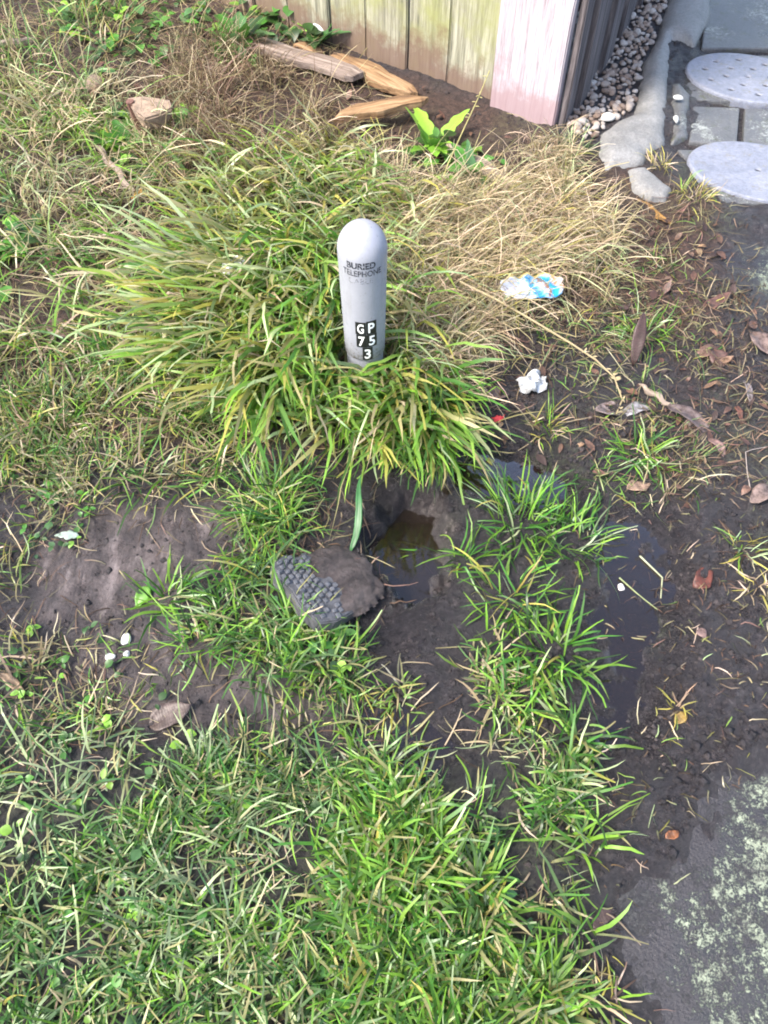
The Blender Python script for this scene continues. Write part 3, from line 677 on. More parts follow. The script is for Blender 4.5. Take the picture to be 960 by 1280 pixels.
T = Turf()
sow(T, poly((-300, 110), (0, 95), (110, 110), (180, 260), (190, 470), (110, 560), (-300, 600)), 520, 5, (.08, .22), (.003, .0065), (.2, 1.1), (.4, 1.5), OLIVE + [(LIME, 4), (PALE, 2), (STRAW, 2)], DOWN - .4, 1.3, .022, patchy=6, thr=-.02, segs=6)
sow(T, poly((-300, -80), (120, -80), (160, 60), (100, 130), (-300, 130)), 230, 5, (.08, .22), (.0025, .005), (.2, 1.0), (.3, 1.4), OLIVE, None, 1, .025, patchy=5, thr=-.05)
sow(T, poly((20, 100), (170, 120), (230, 250), (150, 330), (40, 330)), 90, 8, (.16, .30), (.0022, .0045), (.4, 1.0), (.4, 1.2), [(STRAW, 5), (PALE, 3), (TAN, 1), (LIME, 1)], DOWN + .6, .5, .02, segs=7)
sow(T, poly((110, 420), (300, 500), (300, 600), (180, 610), (20, 580), (20, 480)), 330, 5, (.05, .14), (.0025, .005), (.4, 1.2), (.3, 1.3), OLIVE, None, 1, .02, patchy=7, thr=-.06)
tag(T.build('rough_grass', M['grass']), 'rough olive and green grass along the left bank', 'grass', kind='stuff')

# dry blond grass
T = Turf()
sow(T, poly((500, 245), (590, 225), (680, 225), (755, 285), (745, 335), (660, 360), (600, 420), (560, 505), (505, 480), (495, 340)), 760, 8, (.08, .22), (.0016, .0035), (.3, 1.25), (.4, 1.6), DRYPAL, DOWN + .3, 1.1, .022, segs=6, tipbrown=.3)
sow(T, poly((660, 180), (705, 190), (712, 235), (670, 230)), 40, 12, (.10, .18), (.0016, .003), (.2, .8), (.8, 1.8), DRYPAL, DOWN, .8, .014, segs=6)
sow(T, poly((190, 60), (330, 60), (400, 130), (420, 190), (330, 240), (220, 300), (180, 200)), 330, 7, (.08, .24), (.0014, .003), (.1, 1.0), (.3, 1.4), DRYPINK, DOWN + .2, 1.2, .02, segs=6, patchy=6, thr=-.06)
sow(T, poly((440, 180), (500, 200), (530, 260), (480, 260)), 60, 6, (.06, .16), (.0016, .003), (.3, 1.2), (.4, 1.4), DRYPAL, None, 1, .02)
tag(T.build('dry_grass', M['straw']), 'blond dry grass heaped between the post and the path', 'dry grass', kind='stuff')

# lawn
T = Turf()
LAWN = poly((-300, 905), (60, 905), (200, 930), (330, 950), (440, 950), (560, 1000), (700, 960), (715, 1100), (690, 1280), (680, 1750), (-300, 1750))
sow(T, LAWN, 1650, 4.5, (.035, .095), (.0024, .0050), (.3, 1.35), (.2, 1.3), MIXG, None, 1, .014, patchy=8, thr=-.035)
sow(T, LAWN, 330, 4, (.06, .12), (.003, .0055), (.5, 1.4), (.2, 1.0), [(PALE, 5), (BLUEG, 3), (GREEN, 1)], None, 1, .02, patchy=6, thr=-.02, seed=12)
tag(T.build('lawn_grass', M['grass']), 'short green lawn grass with bare muddy gaps', 'grass', kind='stuff')
T = Turf()
sow(T, poly((600, 905), (690, 900), (725, 930), (725, 1090), (700, 1250), (650, 1330), (470, 1300), (430, 1180), (440, 1060), (500, 990), (560, 980)), 420, 5, (.05, .12), (.0038, .0072), (.3, 1.2), (.3, 1.4), LUSH, None, 1, .014, patchy=7, thr=-.035, seed=21)
sow(T, poly((430, 930), (480, 920), (500, 990), (460, 1030), (420, 1000)), 30, 5, (.05, .10), (.003, .005), (.3, 1.2), (.3, 1.4), LUSH, None, 1, .014)
tag(T.build('bright_grass', M['grass']), 'bright broad bladed grass along the edge of the black mud', 'grass', kind='stuff')

# sparse growth on the trodden mud
T = Turf()
sow(T, poly((-300, 540), (60, 540), (100, 600), (45, 660), (35, 770), (85, 840), (130, 905), (-300, 930)), 330, 5, (.04, .11), (.0025, .0048), (.3, 1.3), (.2, 1.3), OLIVE, None, 1, .014, patchy=7, thr=-.08)
sow(T, poly((90, 800), (300, 830), (470, 860), (480, 940), (200, 940), (100, 900)), 150, 3, (.02, .07), (.0018, .0038), (.5, 1.4), (.2, 1.0), OLIVE + [(LIME, 2)], None, 1, .016, patchy=9, thr=-.05)
sow(T, poly((295, 600), (380, 605), (385, 640), (350, 690), (350, 760), (430, 810), (450, 850), (420, 880), (300, 850), (240, 800), (300, 720)), 130, 6, (.05, .14), (.0028, .005), (.2, 1.2), (.3, 1.5), MIXG + [(LIME, 3)], None, 1, .013)
sow(T, poly((60, 570), (300, 560), (300, 640), (60, 650)), 90, 4, (.04, .10), (.002, .004), (.4, 1.4), (.2, 1.0), OLIVE, None, 1, .018, patchy=8, thr=-.02)
sow(T, poly((440, 800), (620, 790), (640, 900), (560, 980), (440, 930)), 150, 3, (.03, .09), (.003, .005), (.5, 1.4), (.2, 1.0), OLIVE + [(LIME, 3)], None, 1, .014, patchy=8, thr=-.02)
sow(T, poly((580, 420), (880, 260), (880, 500), (860, 640), (720, 640), (560, 560)), 150, 4, (.03, .09), (.0016, .0032), (.4, 1.4), (.2, 1.2), OLIVE, None, 1, .016, patchy=7, thr=.0)
sow(T, poly((740, 640), (1050, 560), (1100, 1000), (900, 1000), (760, 1280), (700, 1280), (740, 900)), 70, 2, (.02, .06), (.0016, .003), (.9, 1.6), (-.2, .6), [(STRAW, 2), (YEL, 2), (PALE, 2), (LIME, 1), (BROWN, 2)], None, 1, .02)
tag(T.build('sparse_grass', M['grass']), 'thin scattered grass growing through the trodden mud', 'grass', kind='stuff')

# separate tufts that can be told apart
def tuft(px, py, n, L, W, lean, curl, pal, label, rad=.02, head=None, hsp=.6, name='grass_tuft', segs=6, mat='grass'):
    c = G(px, py); rt = np.array([c.x, c.y]) + np.clip(rng.normal(0, rad * 1.1, (n, 2)), -rad * 1.5, rad * 1.5); off = rt - np.array([c.x, c.y])
    hd_ = np.arctan2(off[:, 1], off[:, 0]) + rng.normal(0, 1.0, n) if head is None else head + rng.normal(0, hsp, n)
    ct = pick(pal, n); V, F, col = blades(np.c_[rt, Hs(rt[:, 0], rt[:, 1]) - .004], hd_, rng.uniform(*L, n), rng.uniform(*W, n), rng.uniform(*lean, n), rng.uniform(*curl, n), ct * .85, ct * 1.1, segs, rng.normal(0, .5, n), rng.random(n) < .2)
    V = V - np.array(c); o = mobj(name, np_mesh(name, V, F, M[mat], col)); o.location = c
    return tag(o, label, 'grass tuft', 'separate grass tufts')
UP = math.pi / 2
tuft(655, 655, 130, (.06, .15), (.0028, .005), (.2, 1.1), (.3, 1.3), LUSH, 'dense bright green tuft at the right rim of the water hole', .042)
tuft(720, 675, 70, (.05, .13), (.0028, .0045), (.3, 1.2), (.3, 1.3), MIXG + [(LIME, 3)], 'green tuft leaning over the long puddle', .034)
tuft(640, 745, 75, (.05, .13), (.0028, .005), (.3, 1.2), (.3, 1.3), LUSH + [(YEL, 2)], 'yellow green tuft in front of the water hole rim', .036)
tuft(690, 815, 90, (.05, .13), (.004, .0065), (.3, 1.2), (.4, 1.4), LUSH, 'broad bladed tuft at the edge of the black mud', .034)
tuft(655, 870, 50, (.04, .10), (.003, .006), (.4, 1.3), (.3, 1.2), LUSH, 'low bright tuft between the mud strip and the lawn', .024)
tuft(580, 700, 26, (.04, .11), (.003, .005), (.3, 1.2), (.3, 1.2), LUSH, 'thin tuft drooping into the brown water hole', .013)
tuft(208, 748, 46, (.05, .12), (.003, .006), (.2, 1.2), (.2, 1.2), LUSH, 'small bright tuft alone on the bare grey mud', .02)
tuft(250, 805, 30, (.05, .11), (.0025, .0045), (.4, 1.4), (.2, 1.0), OLIVE, 'flat olive tuft beside the three pale pebbles', .016)
tuft(340, 640, 60, (.08, .18), (.003, .0055), (.2, 1.0), (.5, 1.4), MIXG + [(LIME, 3)], 'tall green tuft on the left bank of the hole', .026)
tuft(400, 825, 60, (.04, .10), (.004, .007), (.3, 1.3), (.3, 1.3), LUSH, 'leafy tuft just below the studded cover fragment', .03)
tuft(800, 415, 90, (.04, .10), (.002, .0035), (.3, 1.2), (.4, 1.4), [(LIME, 4), (PALE, 3), (YEL, 1), (GREEN, 2)], 'fluffy pale green tuft behind the upright dark leaf', .028)
tuft(800, 570, 60, (.05, .11), (.0025, .0045), (.3, 1.2), (.3, 1.3), LUSH + [(PALE, 2)], 'fresh green tuft under the grey fallen leaf', .022)
tuft(820, 585, 26, (.03, .08), (.002, .004), (.5, 1.3), (.2, 1.0), LUSH, 'little star shaped tuft above the long puddle', .011)
tuft(683, 535, 60, (.04, .10), (.0018, .0035), (.2, 1.1), (.4, 1.3), [(YEL, 3), (TAN, 2), (LIME, 3), (STRAW, 2)], 'yellow brown tuft near the white crumpled wrapper', .02)
tuft(930, 690, 34, (.03, .08), (.002, .0035), (.5, 1.4), (.2, 1.0), [(YEL, 3), (PALE, 2), (LIME, 2), (BROWN, 2)], 'sparse yellowish tuft in black mud beside the long puddle', .014)
tuft(945, 735, 26, (.03, .07), (.002, .0035), (.6, 1.5), (.2, .9), [(YEL, 2), (STRAW, 2), (TAN, 3)], 'flattened straw tuft in the black mud', .012)
tuft(868, 245, 70, (.04, .09), (.0018, .003), (.3, 1.2), (.5, 1.5), [(YEL, 5), (LIME, 2), (STRAW, 2)], 'yellow tuft against the rim of the smooth disc', .024)
tuft(828, 208, 45, (.04, .08), (.0018, .003), (.3, 1.2), (.5, 1.5), [(YEL, 4), (STRAW, 3), (TAN, 1)], 'straw yellow tuft between mortar lump and smooth disc', .018)
tuft(717, 195, 60, (.05, .11), (.002, .004), (.1, 1.0), (.3, 1.2), [(BLUEG, 5), (PALE, 2), (DARK, 1)], 'blue green tuft at the foot of the dark boards', .024)
tuft(752, 1255, 40, (.03, .08), (.0025, .0045), (.5, 1.4), (.2, 1.0), [(YEL, 4), (LIME, 2), (STRAW, 2), (BROWN, 1)], 'yellow tuft at the edge of the lichen paving', .015)
tuft(845, 885, 18, (.02, .05), (.002, .0035), (.5, 1.4), (.2, .9), [(YEL, 3), (TAN, 2)], 'tiny withered tuft beside the yellow leaf in black mud', .006)
tuft(540, 690, 10, (.05, .10), (.003, .0045), (1.0, 1.4), (.1, .5), LUSH, 'few blades reaching across the brown water', .004, math.pi, .4)

# ------------------------------------------------------------------ weeds: small broad leaves
def leaf_arrays(base, head, L, W, tilt, curl, ca, cb, nl=6, nw=4, lobes=0.0):
    s = np.linspace(0, 1, nl + 1); V = []; C = []
    x = y = 0; th = tilt; px = 0.0; pz = 0.0; P = [(0, 0)]
    for i in range(nl):
        th = tilt + curl * s[i + 1]; px += math.cos(th) * L / nl; pz += math.sin(th) * L / nl; P.append((px, pz))
    for i, si in enumerate(s):
        w = W * .5 * (math.sin(math.pi * min(1, si ** .8 * .98 + .02)) ** .9 + .03) * (1 + lobes * math.sin(si * 22))
        for j in range(nw + 1):
            u = j / nw * 2 - 1; lx, lz = P[i]; ly = u * w; z = lz + abs(u) * w * .25
            V.append((base[0] + lx * math.cos(head) - ly * math.sin(head), base[1] + lx * math.sin(head) + ly * math.cos(head), base[2] + z))
            C.append(ca + (cb - ca) * (abs(u) * .5 + si * .5))
    F = [(i * (nw + 1) + j, i * (nw + 1) + j + 1, (i + 1) * (nw + 1) + j + 1, (i + 1) * (nw + 1) + j) for i in range(nl) for j in range(nw)]
    return np.array(V), np.array(F), np.array(C)
T = Turf()
for pl, n, Ls in ((poly((-200, 780), (110, 780), (250, 930), (230, 990), (-200, 1000)), 70, (.010, .024)), (poly((-150, 1000), (680, 1000), (650, 1350), (-150, 1350)), 110, (.010, .024)),
                  (poly((40, -30), (330, -30), (330, 90), (120, 110)), 200, (.025, .055)), (poly((320, -40), (420, 10), (400, 60), (330, 60)), 90, (.03, .06)), (poly((130, 150), (235, 150), (235, 260), (140, 240)), 130, (.025, .05)),
                  (poly((300, 720), (440, 790), (440, 860), (320, 830)), 30, (.015, .03)), (poly((20, 600), (110, 600), (110, 690), (20, 720)), 30, (.012, .022)), (poly((0, 270), (60, 300), (40, 380), (-100, 380)), 40, (.03, .05)), (poly((500, 180), (620, 190), (640, 250), (540, 240)), 40, (.03, .055))):
    for c in rng.uniform(pl.min(0), pl.max(0), (n, 2)):
        if not inpoly(c[:1], c[1:], pl)[0]: continue
        z = float(Hs(c[0], c[1])); h0 = rng.uniform(0, 6.28); col = pick([(GREEN, 4), (LIME, 2), (BLUEG, 3), (DARK, 2)], 1)[0]
        for k in range(rng.integers(2, 5)):
            L = rng.uniform(*Ls); T.add(leaf_arrays((c[0] + rng.normal(0, L * .3), c[1] + rng.normal(0, L * .3), z + rng.uniform(.004, L * .9)), h0 + k * 2.1 + rng.normal(0, .3), L, L * rng.uniform(.5, .9), rng.uniform(-.2, .6), rng.uniform(-1, 0), col * .8, col * 1.15, 4, 2))
tag(T.build('ground_weeds', M['weed']), 'small round leaved weeds scattered through the grass', 'weeds', kind='stuff')

# dead leaf litter
T = Turf()
for pl, n in ((poly((-60, 40), (200, 30), (470, 80), (600, 160), (720, 210), (520, 220), (360, 190), (250, 280), (120, 260)), 520), (poly((700, 240), (880, 270), (980, 420), (980, 640), (860, 640), (620, 560), (600, 430)), 330), (poly((-60, 300), (190, 300), (200, 560), (-60, 600)), 160)):
    for c in rng.uniform(pl.min(0), pl.max(0), (n, 2)):
        if not inpoly(c[:1], c[1:], pl)[0]: continue
        L = rng.uniform(.012, .042); col = pick([(np.array([.10, .05, .035]), 4), (np.array([.17, .09, .06]), 3), (np.array([.05, .03, .025]), 3), (np.array([.24, .15, .09]), 1.5)], 1)[0]
        T.add(leaf_arrays((c[0], c[1], float(Hs(c[0], c[1])) + rng.uniform(.002, .012)), rng.uniform(0, 6.28), L, L * rng.uniform(.25, .6), rng.uniform(-.3, .6), rng.uniform(-1.6, .6), col * .7, col * 1.2, 4, 2))
tag(T.build('leaf_litter', M['leaf']), 'small curled brown dead leaves strewn over the soil', 'leaf litter', kind='stuff')

# crumbs of soil
T = Turf(); octv = np.array([(1, 0, 0), (-1, 0, 0), (0, 1, 0), (0, -1, 0), (0, 0, 1), (0, 0, -1)], float); octf = np.array([(0, 2, 4), (2, 1, 4), (1, 3, 4), (3, 0, 4), (2, 0, 5), (1, 2, 5), (3, 1, 5), (0, 3, 5)])
lo = P0(-200, 1400); n = 52000
c = np.c_[rng.uniform(-1.2, 1.6, n), rng.uniform(-.1, 3.3, n)]; k_ = 22000; q_ = rng.uniform((.25, .05), (1.15, 1.75), (k_, 2)); c[:k_] = q_
dens = .25 + .75 * (fbm(c[:, 0], c[:, 1], 5, 3, 31) > -.02); zc = Hs(c[:, 0], c[:, 1])
ok = (rng.random(n) < dens) & (~inpoly(c[:, 0], c[:, 1], PUD2) | (rng.random(n) < .25)) & ~inpoly(c[:, 0], c[:, 1], TOPR) & ~inpoly(c[:, 0], c[:, 1], HOLE) & ~inpoly(c[:, 0], c[:, 1], LIC); c = c[ok]; zc = zc[ok]; n = len(c)
s = rng.lognormal(math.log(.0024), .6, (n, 1, 1)).clip(.001, .011)
V = octv[None] * s * rng.uniform(.55, 1.35, (n, 6, 1)) * np.array([1, 1, .7]) + rng.normal(0, .15, (n, 6, 3)) * s
V += np.c_[c, zc + .0005][:, None]
F = (octf[None] + (np.arange(n) * 6)[:, None, None]).reshape(-1, 3)
cc = np.zeros((n, 3)); cc[:, 0] = rng.uniform(0, .6, n) * (c[:, 1] > 1.3); cc[:, 1] = rng.uniform(0, .8, n) ** 2
o = mobj('soil_crumbs', np_mesh('soil_crumbs', V.reshape(-1, 3), F, M['ground'], np.repeat(cc, 6, 0)))
tag(o, 'loose dark crumbs of wet soil over the mud', 'soil', kind='stuff')

# ------------------------------------------------------------------ single things lying about
def span(a, b, dz=0.0):
    A_, B_ = G(*a), G(*b); d = B_ - A_; return A_, d, math.atan2(d.y, d.x), math.hypot(d.x, d.y)
def leaf(a, b, w, col, label, name='fallen_leaf', cat='leaf', curl=-.5, tilt=.12, lift=.004, lobes=0.03, roll=0, group=None, mat='leaf', nl=10):
    A_, d, hd_, L = span(a, b); col = np.array(col) * (.62 if mat == 'leaf' else 1)
    V, F, C = leaf_arrays((0, 0, 0), 0, L, w, tilt, curl, col * .8, col * 1.15, nl, 6, lobes)
    C = C * (1 + .35 * fbm(V[:, 0] * 1, V[:, 1], 90, 3, int(a[0]))[:, None] * 2)
    V[:, 1] *= 1 + 1.1 * fbm(V[:, 0] + a[0], np.sign(V[:, 1]) * 3.7, 2.2 / L, 3, 5); V[:, 1] += fbm(V[:, 0] + a[1], V[:, 0] * 0, 1.2 / L, 2, 8) * L * .35
    V[:, 2] += fbm(V[:, 0] + a[0], V[:, 1], 1.8 / L, 3, 3) * L * .5
    o = mobj(name, np_mesh(name, V, F, M[mat], np.clip(C, 0, 1)))
    sm_ = o.modifiers.new('thickness', 'SOLIDIFY'); sm_.thickness = .0009; sm_.offset = 0
    zm = max(float(Hs(A_.x + d.x * t, A_.y + d.y * t)) for t in (0, .25, .5, .75, 1))
    o.location = (A_.x, A_.y, zm + lift); o.rotation_euler = (roll, 0, hd_)
    return tag(o, label, cat, group)
GREYL = (.34, .28, .27); BRL = (.12, .07, .055); REDL = (.17, .055, .035); YELL = (.55, .36, .07)
FL = 'fallen leaves'
leaf((742, 520), (785, 512), .042, (.40, .31, .29), 'grey pink fallen leaf touching the pale grey leaf', group=FL)
leaf((778, 518), (820, 508), .036, (.47, .45, .46), 'pale grey fallen leaf above the fresh tuft', group=FL)
leaf((835, 510), (892, 540), .055, (.21, .16, .155), 'large dull brown fallen leaf right of the grey pair', group=FL)
leaf((790, 460), (788, 412), .032, (.10, .055, .05), 'dark brown leaf standing upright against the fluffy tuft', tilt=.9, curl=-.3, group=FL)
leaf((868, 446), (900, 430), .04, (.26, .15, .11), 'curled red brown leaf at the mud edge near grey paving', group=FL)
leaf((890, 440), (902, 462), .04, (.17, .09, .075), 'small dark red brown leaf touching the curled leaf', group=FL)
leaf((932, 630), (968, 602), .045, (.33, .235, .20), 'pale brown leaf lying flat in the black mud', group=FL)
leaf((866, 735), (892, 712), .036, (.20, .055, .035), 'dark red leaf at the far edge of the long puddle', group=FL)
leaf((783, 614), (812, 602), .028, (.50, .33, .23), 'pale orange leaf in the little star shaped tuft', group=FL)
leaf((842, 905), (858, 890), .018, (.34, .22, .05), 'tiny yellow leaf in the black mud', group=FL)
leaf((832, 1050), (848, 1040), .014, (.34, .13, .05), 'tiny bright orange leaf beside the lichen paving', group=FL)
leaf((885, 548), (914, 572), .02, (.36, .22, .19), 'narrow pinkish brown leaf in the mud', group=FL)
leaf((918, 508), (925, 528), .018, (.22, .09, .06), 'narrow rust leaf above the mud', group=FL)
leaf((930, 475), (942, 512), .016, (.34, .29, .28), 'narrow grey leaf near the grey paving', group=FL)
leaf((940, 415), (965, 450), .05, (.30, .21, .18), 'large brown leaf on the edge of grey paving', group=FL)
leaf((612, 500), (640, 486), .04, (.26, .18, .16), 'dull brown leaf beside the white crumpled wrapper', group=FL)
leaf((608, 575), (632, 586), .014, (.50, .46, .10), 'slim yellow leaf above the thin puddle', group=FL)
leaf((0, 845), (34, 868), .02, (.40, .27, .16), 'narrow tan leaf at the left lawn edge', group=FL)
leaf((785, 250), (838, 284), .034, (.50, .27, .07), 'long orange brown leaf below the concrete chip', tilt=.25, curl=-.5, group=FL)
leaf((690, 300), (712, 312), .05, (.16, .08, .06), 'dark brown leaf at the edge of the blond grass', group=FL)
leaf((880, 395), (912, 372), .03, (.20, .10, .075), 'red brown leaf on the corner of grey paving', group=FL)
leaf((872, 786), (882, 800), .02, (.34, .22, .19), 'pale pink brown leaf scrap in the black mud', group=FL)
leaf((130, 285), (165, 262), .07, (.48, .38, .24), 'broad tan leaf in the rough grass below the flat stone', group=FL)
leaf((60, 402), (110, 420), .05, (.23, .14, .115), 'brown leaf buried in the rough grass', group=FL)
leaf((186, 905), (240, 880), .055, (.19, .14, .12), 'brown shard shaped leaf with dark edge on the mud', group=FL, tilt=.2, curl=-.2)
leaf((740, 1160), (775, 1140), .02, (.11, .07, .065), 'thin dark leaf by the lichen paving', group=FL)
leaf((100, 675), (68, 673), .022, (.36, .44, .36), 'small silvery lobed weed leaf on bare mud', name='weed_leaf', cat='weed', lobes=.25, mat='weed')
leaf((430, 690), (458, 610), .016, (.045, .15, .045), 'single dark green blade hanging over the brown water', name='long_leaf', cat='leaf', mat='weed', tilt=.5, curl=-.5)
leaf((185, 735), (172, 762), .03, (.13, .30, .04), 'rounded bright leaf at the foot of the lone tuft', name='weed_leaf', cat='weed', mat='weed')

# lobed bright plant by the fence
def plant(px, py, stems, label, cols, h, lw, name='leafy_plant'):
    c = G(px, py); T_ = Turf()
    for k in range(stems):
        hd_ = rng.uniform(0, 6.28) if k else -UP; r_ = rng.uniform(.0, .02) ; b = np.array([c.x + r_ * math.cos(hd_), c.y + r_ * math.sin(hd_), c.z])
        col = pick(cols, 1)[0]
        T_.add(leaf_arrays(b, hd_, h * rng.uniform(.7, 1.1), lw * rng.uniform(.7, 1.1), rng.uniform(.6, 1.35), rng.uniform(-1.0, -.3), col * .85, col * 1.2, 12, 4, .22))
    V = np.concatenate(T_.V) - np.array(c); o = mobj(name, np_mesh(name, V, np.concatenate(T_.F), M['weed'], np.concatenate(T_.C))); o.location = c
    return tag(o, label, 'plant')
plant(542, 188, 9, 'bright yellow green lobed weed in front of the fence', [(LIME * 1.2, 3), (GREEN, 1)], .17, .05)
plant(590, 222, 7, 'low green lobed weed beside the leaning bark strip', [(GREEN, 3), (BLUEG, 2)], .11, .04)
plant(300, 60, 10, 'dark green leafy weed behind the grey plank', [(GREEN, 3), (DARK, 2), (BLUEG, 2)], .16, .06)
plant(165, 190, 9, 'bright green round leaved weed around the wooden stake', [(GREEN, 3), (LIME, 2)], .10, .06)
plant(395, 55, 8, 'blue green leafy weed at the left end of the fence', [(BLUEG, 3), (DARK, 2)], .14, .05)

def plank(a, b, w, th, mat, label, cat='plank', name='plank', lift=.0, pitch=0, taper=.8, ends=.02, lean=0):
    A_, d, hd_, L = span(a, b); n = 14; bm = bmesh.new(); rows = []
    for i in range(n + 1):
        t = i / n; hw = w * .5 * (1 - (1 - taper) * abs(2 * t - 1) ** 2.2) * (1 + .06 * math.sin(i * 2.3 + a[0])); hz = th * (1 - .35 * (1 - taper) * abs(2 * t - 1))
        if i in (0, n): hw *= .72; hz *= .8
        yo = .006 * math.sin(i * .9 + a[1]); sk = ends * (1 if i in (0, n) else 0)
        rows.append([bm.verts.new((L * t + sk * u * .5, hw * u + yo, hz * v)) for u, v in ((-1, 0), (1, 0), (1, .9), (.3, 1), (-.4, .97), (-1, .85))])
    for p, q in zip(rows, rows[1:]):
        for i in range(6): bm.faces.new((p[i], p[(i + 1) % 6], q[(i + 1) % 6], q[i]))
    bm.faces.new(rows[0]); bm.faces.new(rows[-1][::-1]); bmesh.ops.recalc_face_normals(bm, faces=bm.faces)
    bmesh.ops.bevel(bm, geom=list(bm.edges), offset=.0015, segments=1, affect='EDGES')
    o = bm_obj(name, bm, M[mat], None, False)
    zm = max(float(Hs(A_.x + d.x * t, A_.y + d.y * t)) for t in (0, .25, .5, .75, 1))
    o.location = (A_.x, A_.y, zm + lift); o.rotation_euler = (lean, pitch, hd_); return tag(o, label, cat)
plank((305, 62), (450, 108), .075, .028, 'plank', 'long weathered grey brown plank lying in front of the fence', lift=.012, pitch=-.02, taper=.9)
plank((418, 78), (516, 128), .075, .035, 'orange', 'split orange brown timber lying against the fence foot', 'wood', 'split_timber', lift=.005, taper=.45)
plank((420, 162), (532, 148), .06, .03, 'orange', 'bright orange wood splinter raised above the grass', 'wood', 'wood_splinter', lift=.03, pitch=-.05, taper=.4)
plank((372, 66), (400, 78), .05, .03, 'orange', 'short orange wood chip behind the long plank', 'wood', 'wood_chip', lift=.015, taper=.5)
plank((560, 190), (640, 242), .05, .012, 'twig', 'grey bark strip half hidden in the dry grass', 'bark', 'bark_strip', lift=.02, taper=.5)
plank((125, 195), (172, 262), .018, .014, 'twig', 'thin dark grey stick leaning in the rough grass', 'stick', 'stick', lift=.015, pitch=-.12, taper=.8)
plank((196, 228), (228, 214), .03, .02, 'twig', 'knobbly grey brown bark piece under the dry grass', 'bark', 'bark_piece', lift=.01, taper=.5)
plank((0, 66), (46, 60), .02, .016, 'twig', 'thin grey stick lying in the far left grass', 'stick', 'stick', lift=.02)
plank((800, 485), (838, 512), .016, .009, 'twig', 'short grey brown stick beside the fallen leaves', 'stick', 'stick', lift=.002, taper=.5)

def stone(px, py, sx, sy, sz, mat, label, seed, rot=0, lift=0, tilt=(0, 0), name='stone', cat='stone', angular=False, group=None):
    o = mobj(name, rock_mesh(name, M[mat], seed, 3, 1, .35, angular)); c = G(px, py)
    o.location = (c.x, c.y, c.z + sz * .3 + lift); o.scale = (sx, sy, sz); o.rotation_euler = (tilt[0], tilt[1], rot); return tag(o, label, cat, group)
stk = G(180, 178)
bm = bmesh.new(); bmesh.ops.create_cone(bm, cap_ends=True, segments=7, radius1=.016, radius2=.013, depth=.16)
o = bm_obj('stake', bm, M['stake'], None, False); o.location = (stk.x, stk.y, stk.z + .06); o.rotation_euler = (.08, -.1, 0); tag(o, 'short reddish brown stake under the flat tan stone', 'stake')
zt = stk.z + .135; fs = np.array([P0(*p, zt) for p in ((156, 122), (178, 119), (214, 124), (217, 134), (200, 143), (180, 149), (170, 142))])
bm = bmesh.new(); f = bm.faces.new([bm.verts.new((p[0], p[1], zt)) for p in fs]); r = bmesh.ops.extrude_face_region(bm, geom=[f])
fc = fs.mean(0)
for v in r['geom']:
    if isinstance(v, bmesh.types.BMVert): v.co.z -= .045 + .012 * math.sin(v.co.x * 90); v.co.x += (fc[0] - v.co.x) * .2; v.co.y += (fc[1] - v.co.y) * .2
bmesh.ops.recalc_face_normals(bm, faces=bm.faces); bmesh.ops.bevel(bm, geom=list(bm.edges), offset=.006, segments=2, affect='EDGES')
o = bm_obj('stone', bm, M['rock'], None, False); tag(o, 'flat wedge shaped tan stone propped on the short stake', 'stone')
stone(120, 118, .09, .08, .05, 'rock', 'rounded tan stone behind the flat stone', 9, .4, .02, angular=True)
stone(403, 43, .13, .075, .05, 'paleston', 'smooth whitish stone near the left end of the fence', 11, -.7, .02)
stone(158, 800, .020, .026, .013, 'paleston', 'largest of three pale pebbles on the bare mud', 21, .3, 0, name='pebble', cat='pebble', group='three pale pebbles')
stone(138, 822, .021, .015, .011, 'paleston', 'oval middle sized one of three pale mud pebbles', 22, .2, 0, name='pebble', cat='pebble', group='three pale pebbles')
stone(159, 818, .014, .014, .010, 'paleston', 'smallest round one of three pale mud pebbles', 23, .2, 0, name='pebble', cat='pebble', group='three pale pebbles')
stone(758, 153, .045, .03, .028, 'paleston', 'white oval pebble lying where gravel meets mortar', 31, .1, .01, name='pebble', cat='pebble')
stone(842, 158, .016, .03, .02, 'paleston', 'white upright stone chip on the dark cement block', 32, .1, .02, name='stone_chip', cat='stone')
stone(845, 131, .035, .02, .015, 'paleston', 'flat pale stone chip on top of the dark cement block', 33, -.2, .02, name='stone_chip', cat='stone')
stone(776, 735, .016, .018, .010, 'paleston', 'round pale pebble in the long puddle', 34, 0, 0, name='pebble', cat='pebble')

# crumpled litter
def crumple(a, b, w, cols, label, name, seed, amp=.02, lift=.01, fold=.6, rough=.35):
    A_, d, hd_, L = span(a, b); n, m = 22, 16; u, v = np.meshgrid(np.linspace(0, 1, n), np.linspace(-.5, .5, m))
    z = (np.abs(fbm(u * L + seed, v * w, 28, 3, seed)) * 2 + fbm(u * L, v * w + seed, 60, 2, seed + 3)) * amp * 2 + fold * w * .5 * (.25 - v ** 2) * 2
    x_ = u * L + fbm(u + seed, v, 4, 2, seed + 7) * .02; y_ = v * w * (1 - .35 * np.abs(2 * u - 1) ** 3) + fbm(u, v + seed, 4, 2, seed + 9) * .02
    i = np.arange(n * m).reshape(m, n); F = np.stack([i[:-1, :-1], i[:-1, 1:], i[1:, 1:], i[1:, :-1]], -1).reshape(-1, 4)
    C = cols(u, v).reshape(-1, 3)
    o = mobj(name, np_mesh(name, np.stack([x_, y_, z], -1).reshape(-1, 3), F, M['foil'], C, True))
    s_ = o.modifiers.new('thickness', 'SOLIDIFY'); s_.thickness = .0008
    zm = max(float(Hs(A_.x + d.x * t, A_.y + d.y * t)) for t in (0, .5, 1)); o.location = (A_.x, A_.y, zm + lift); o.rotation_euler = (.25, 0, hd_)
    return tag(o, label, 'litter')
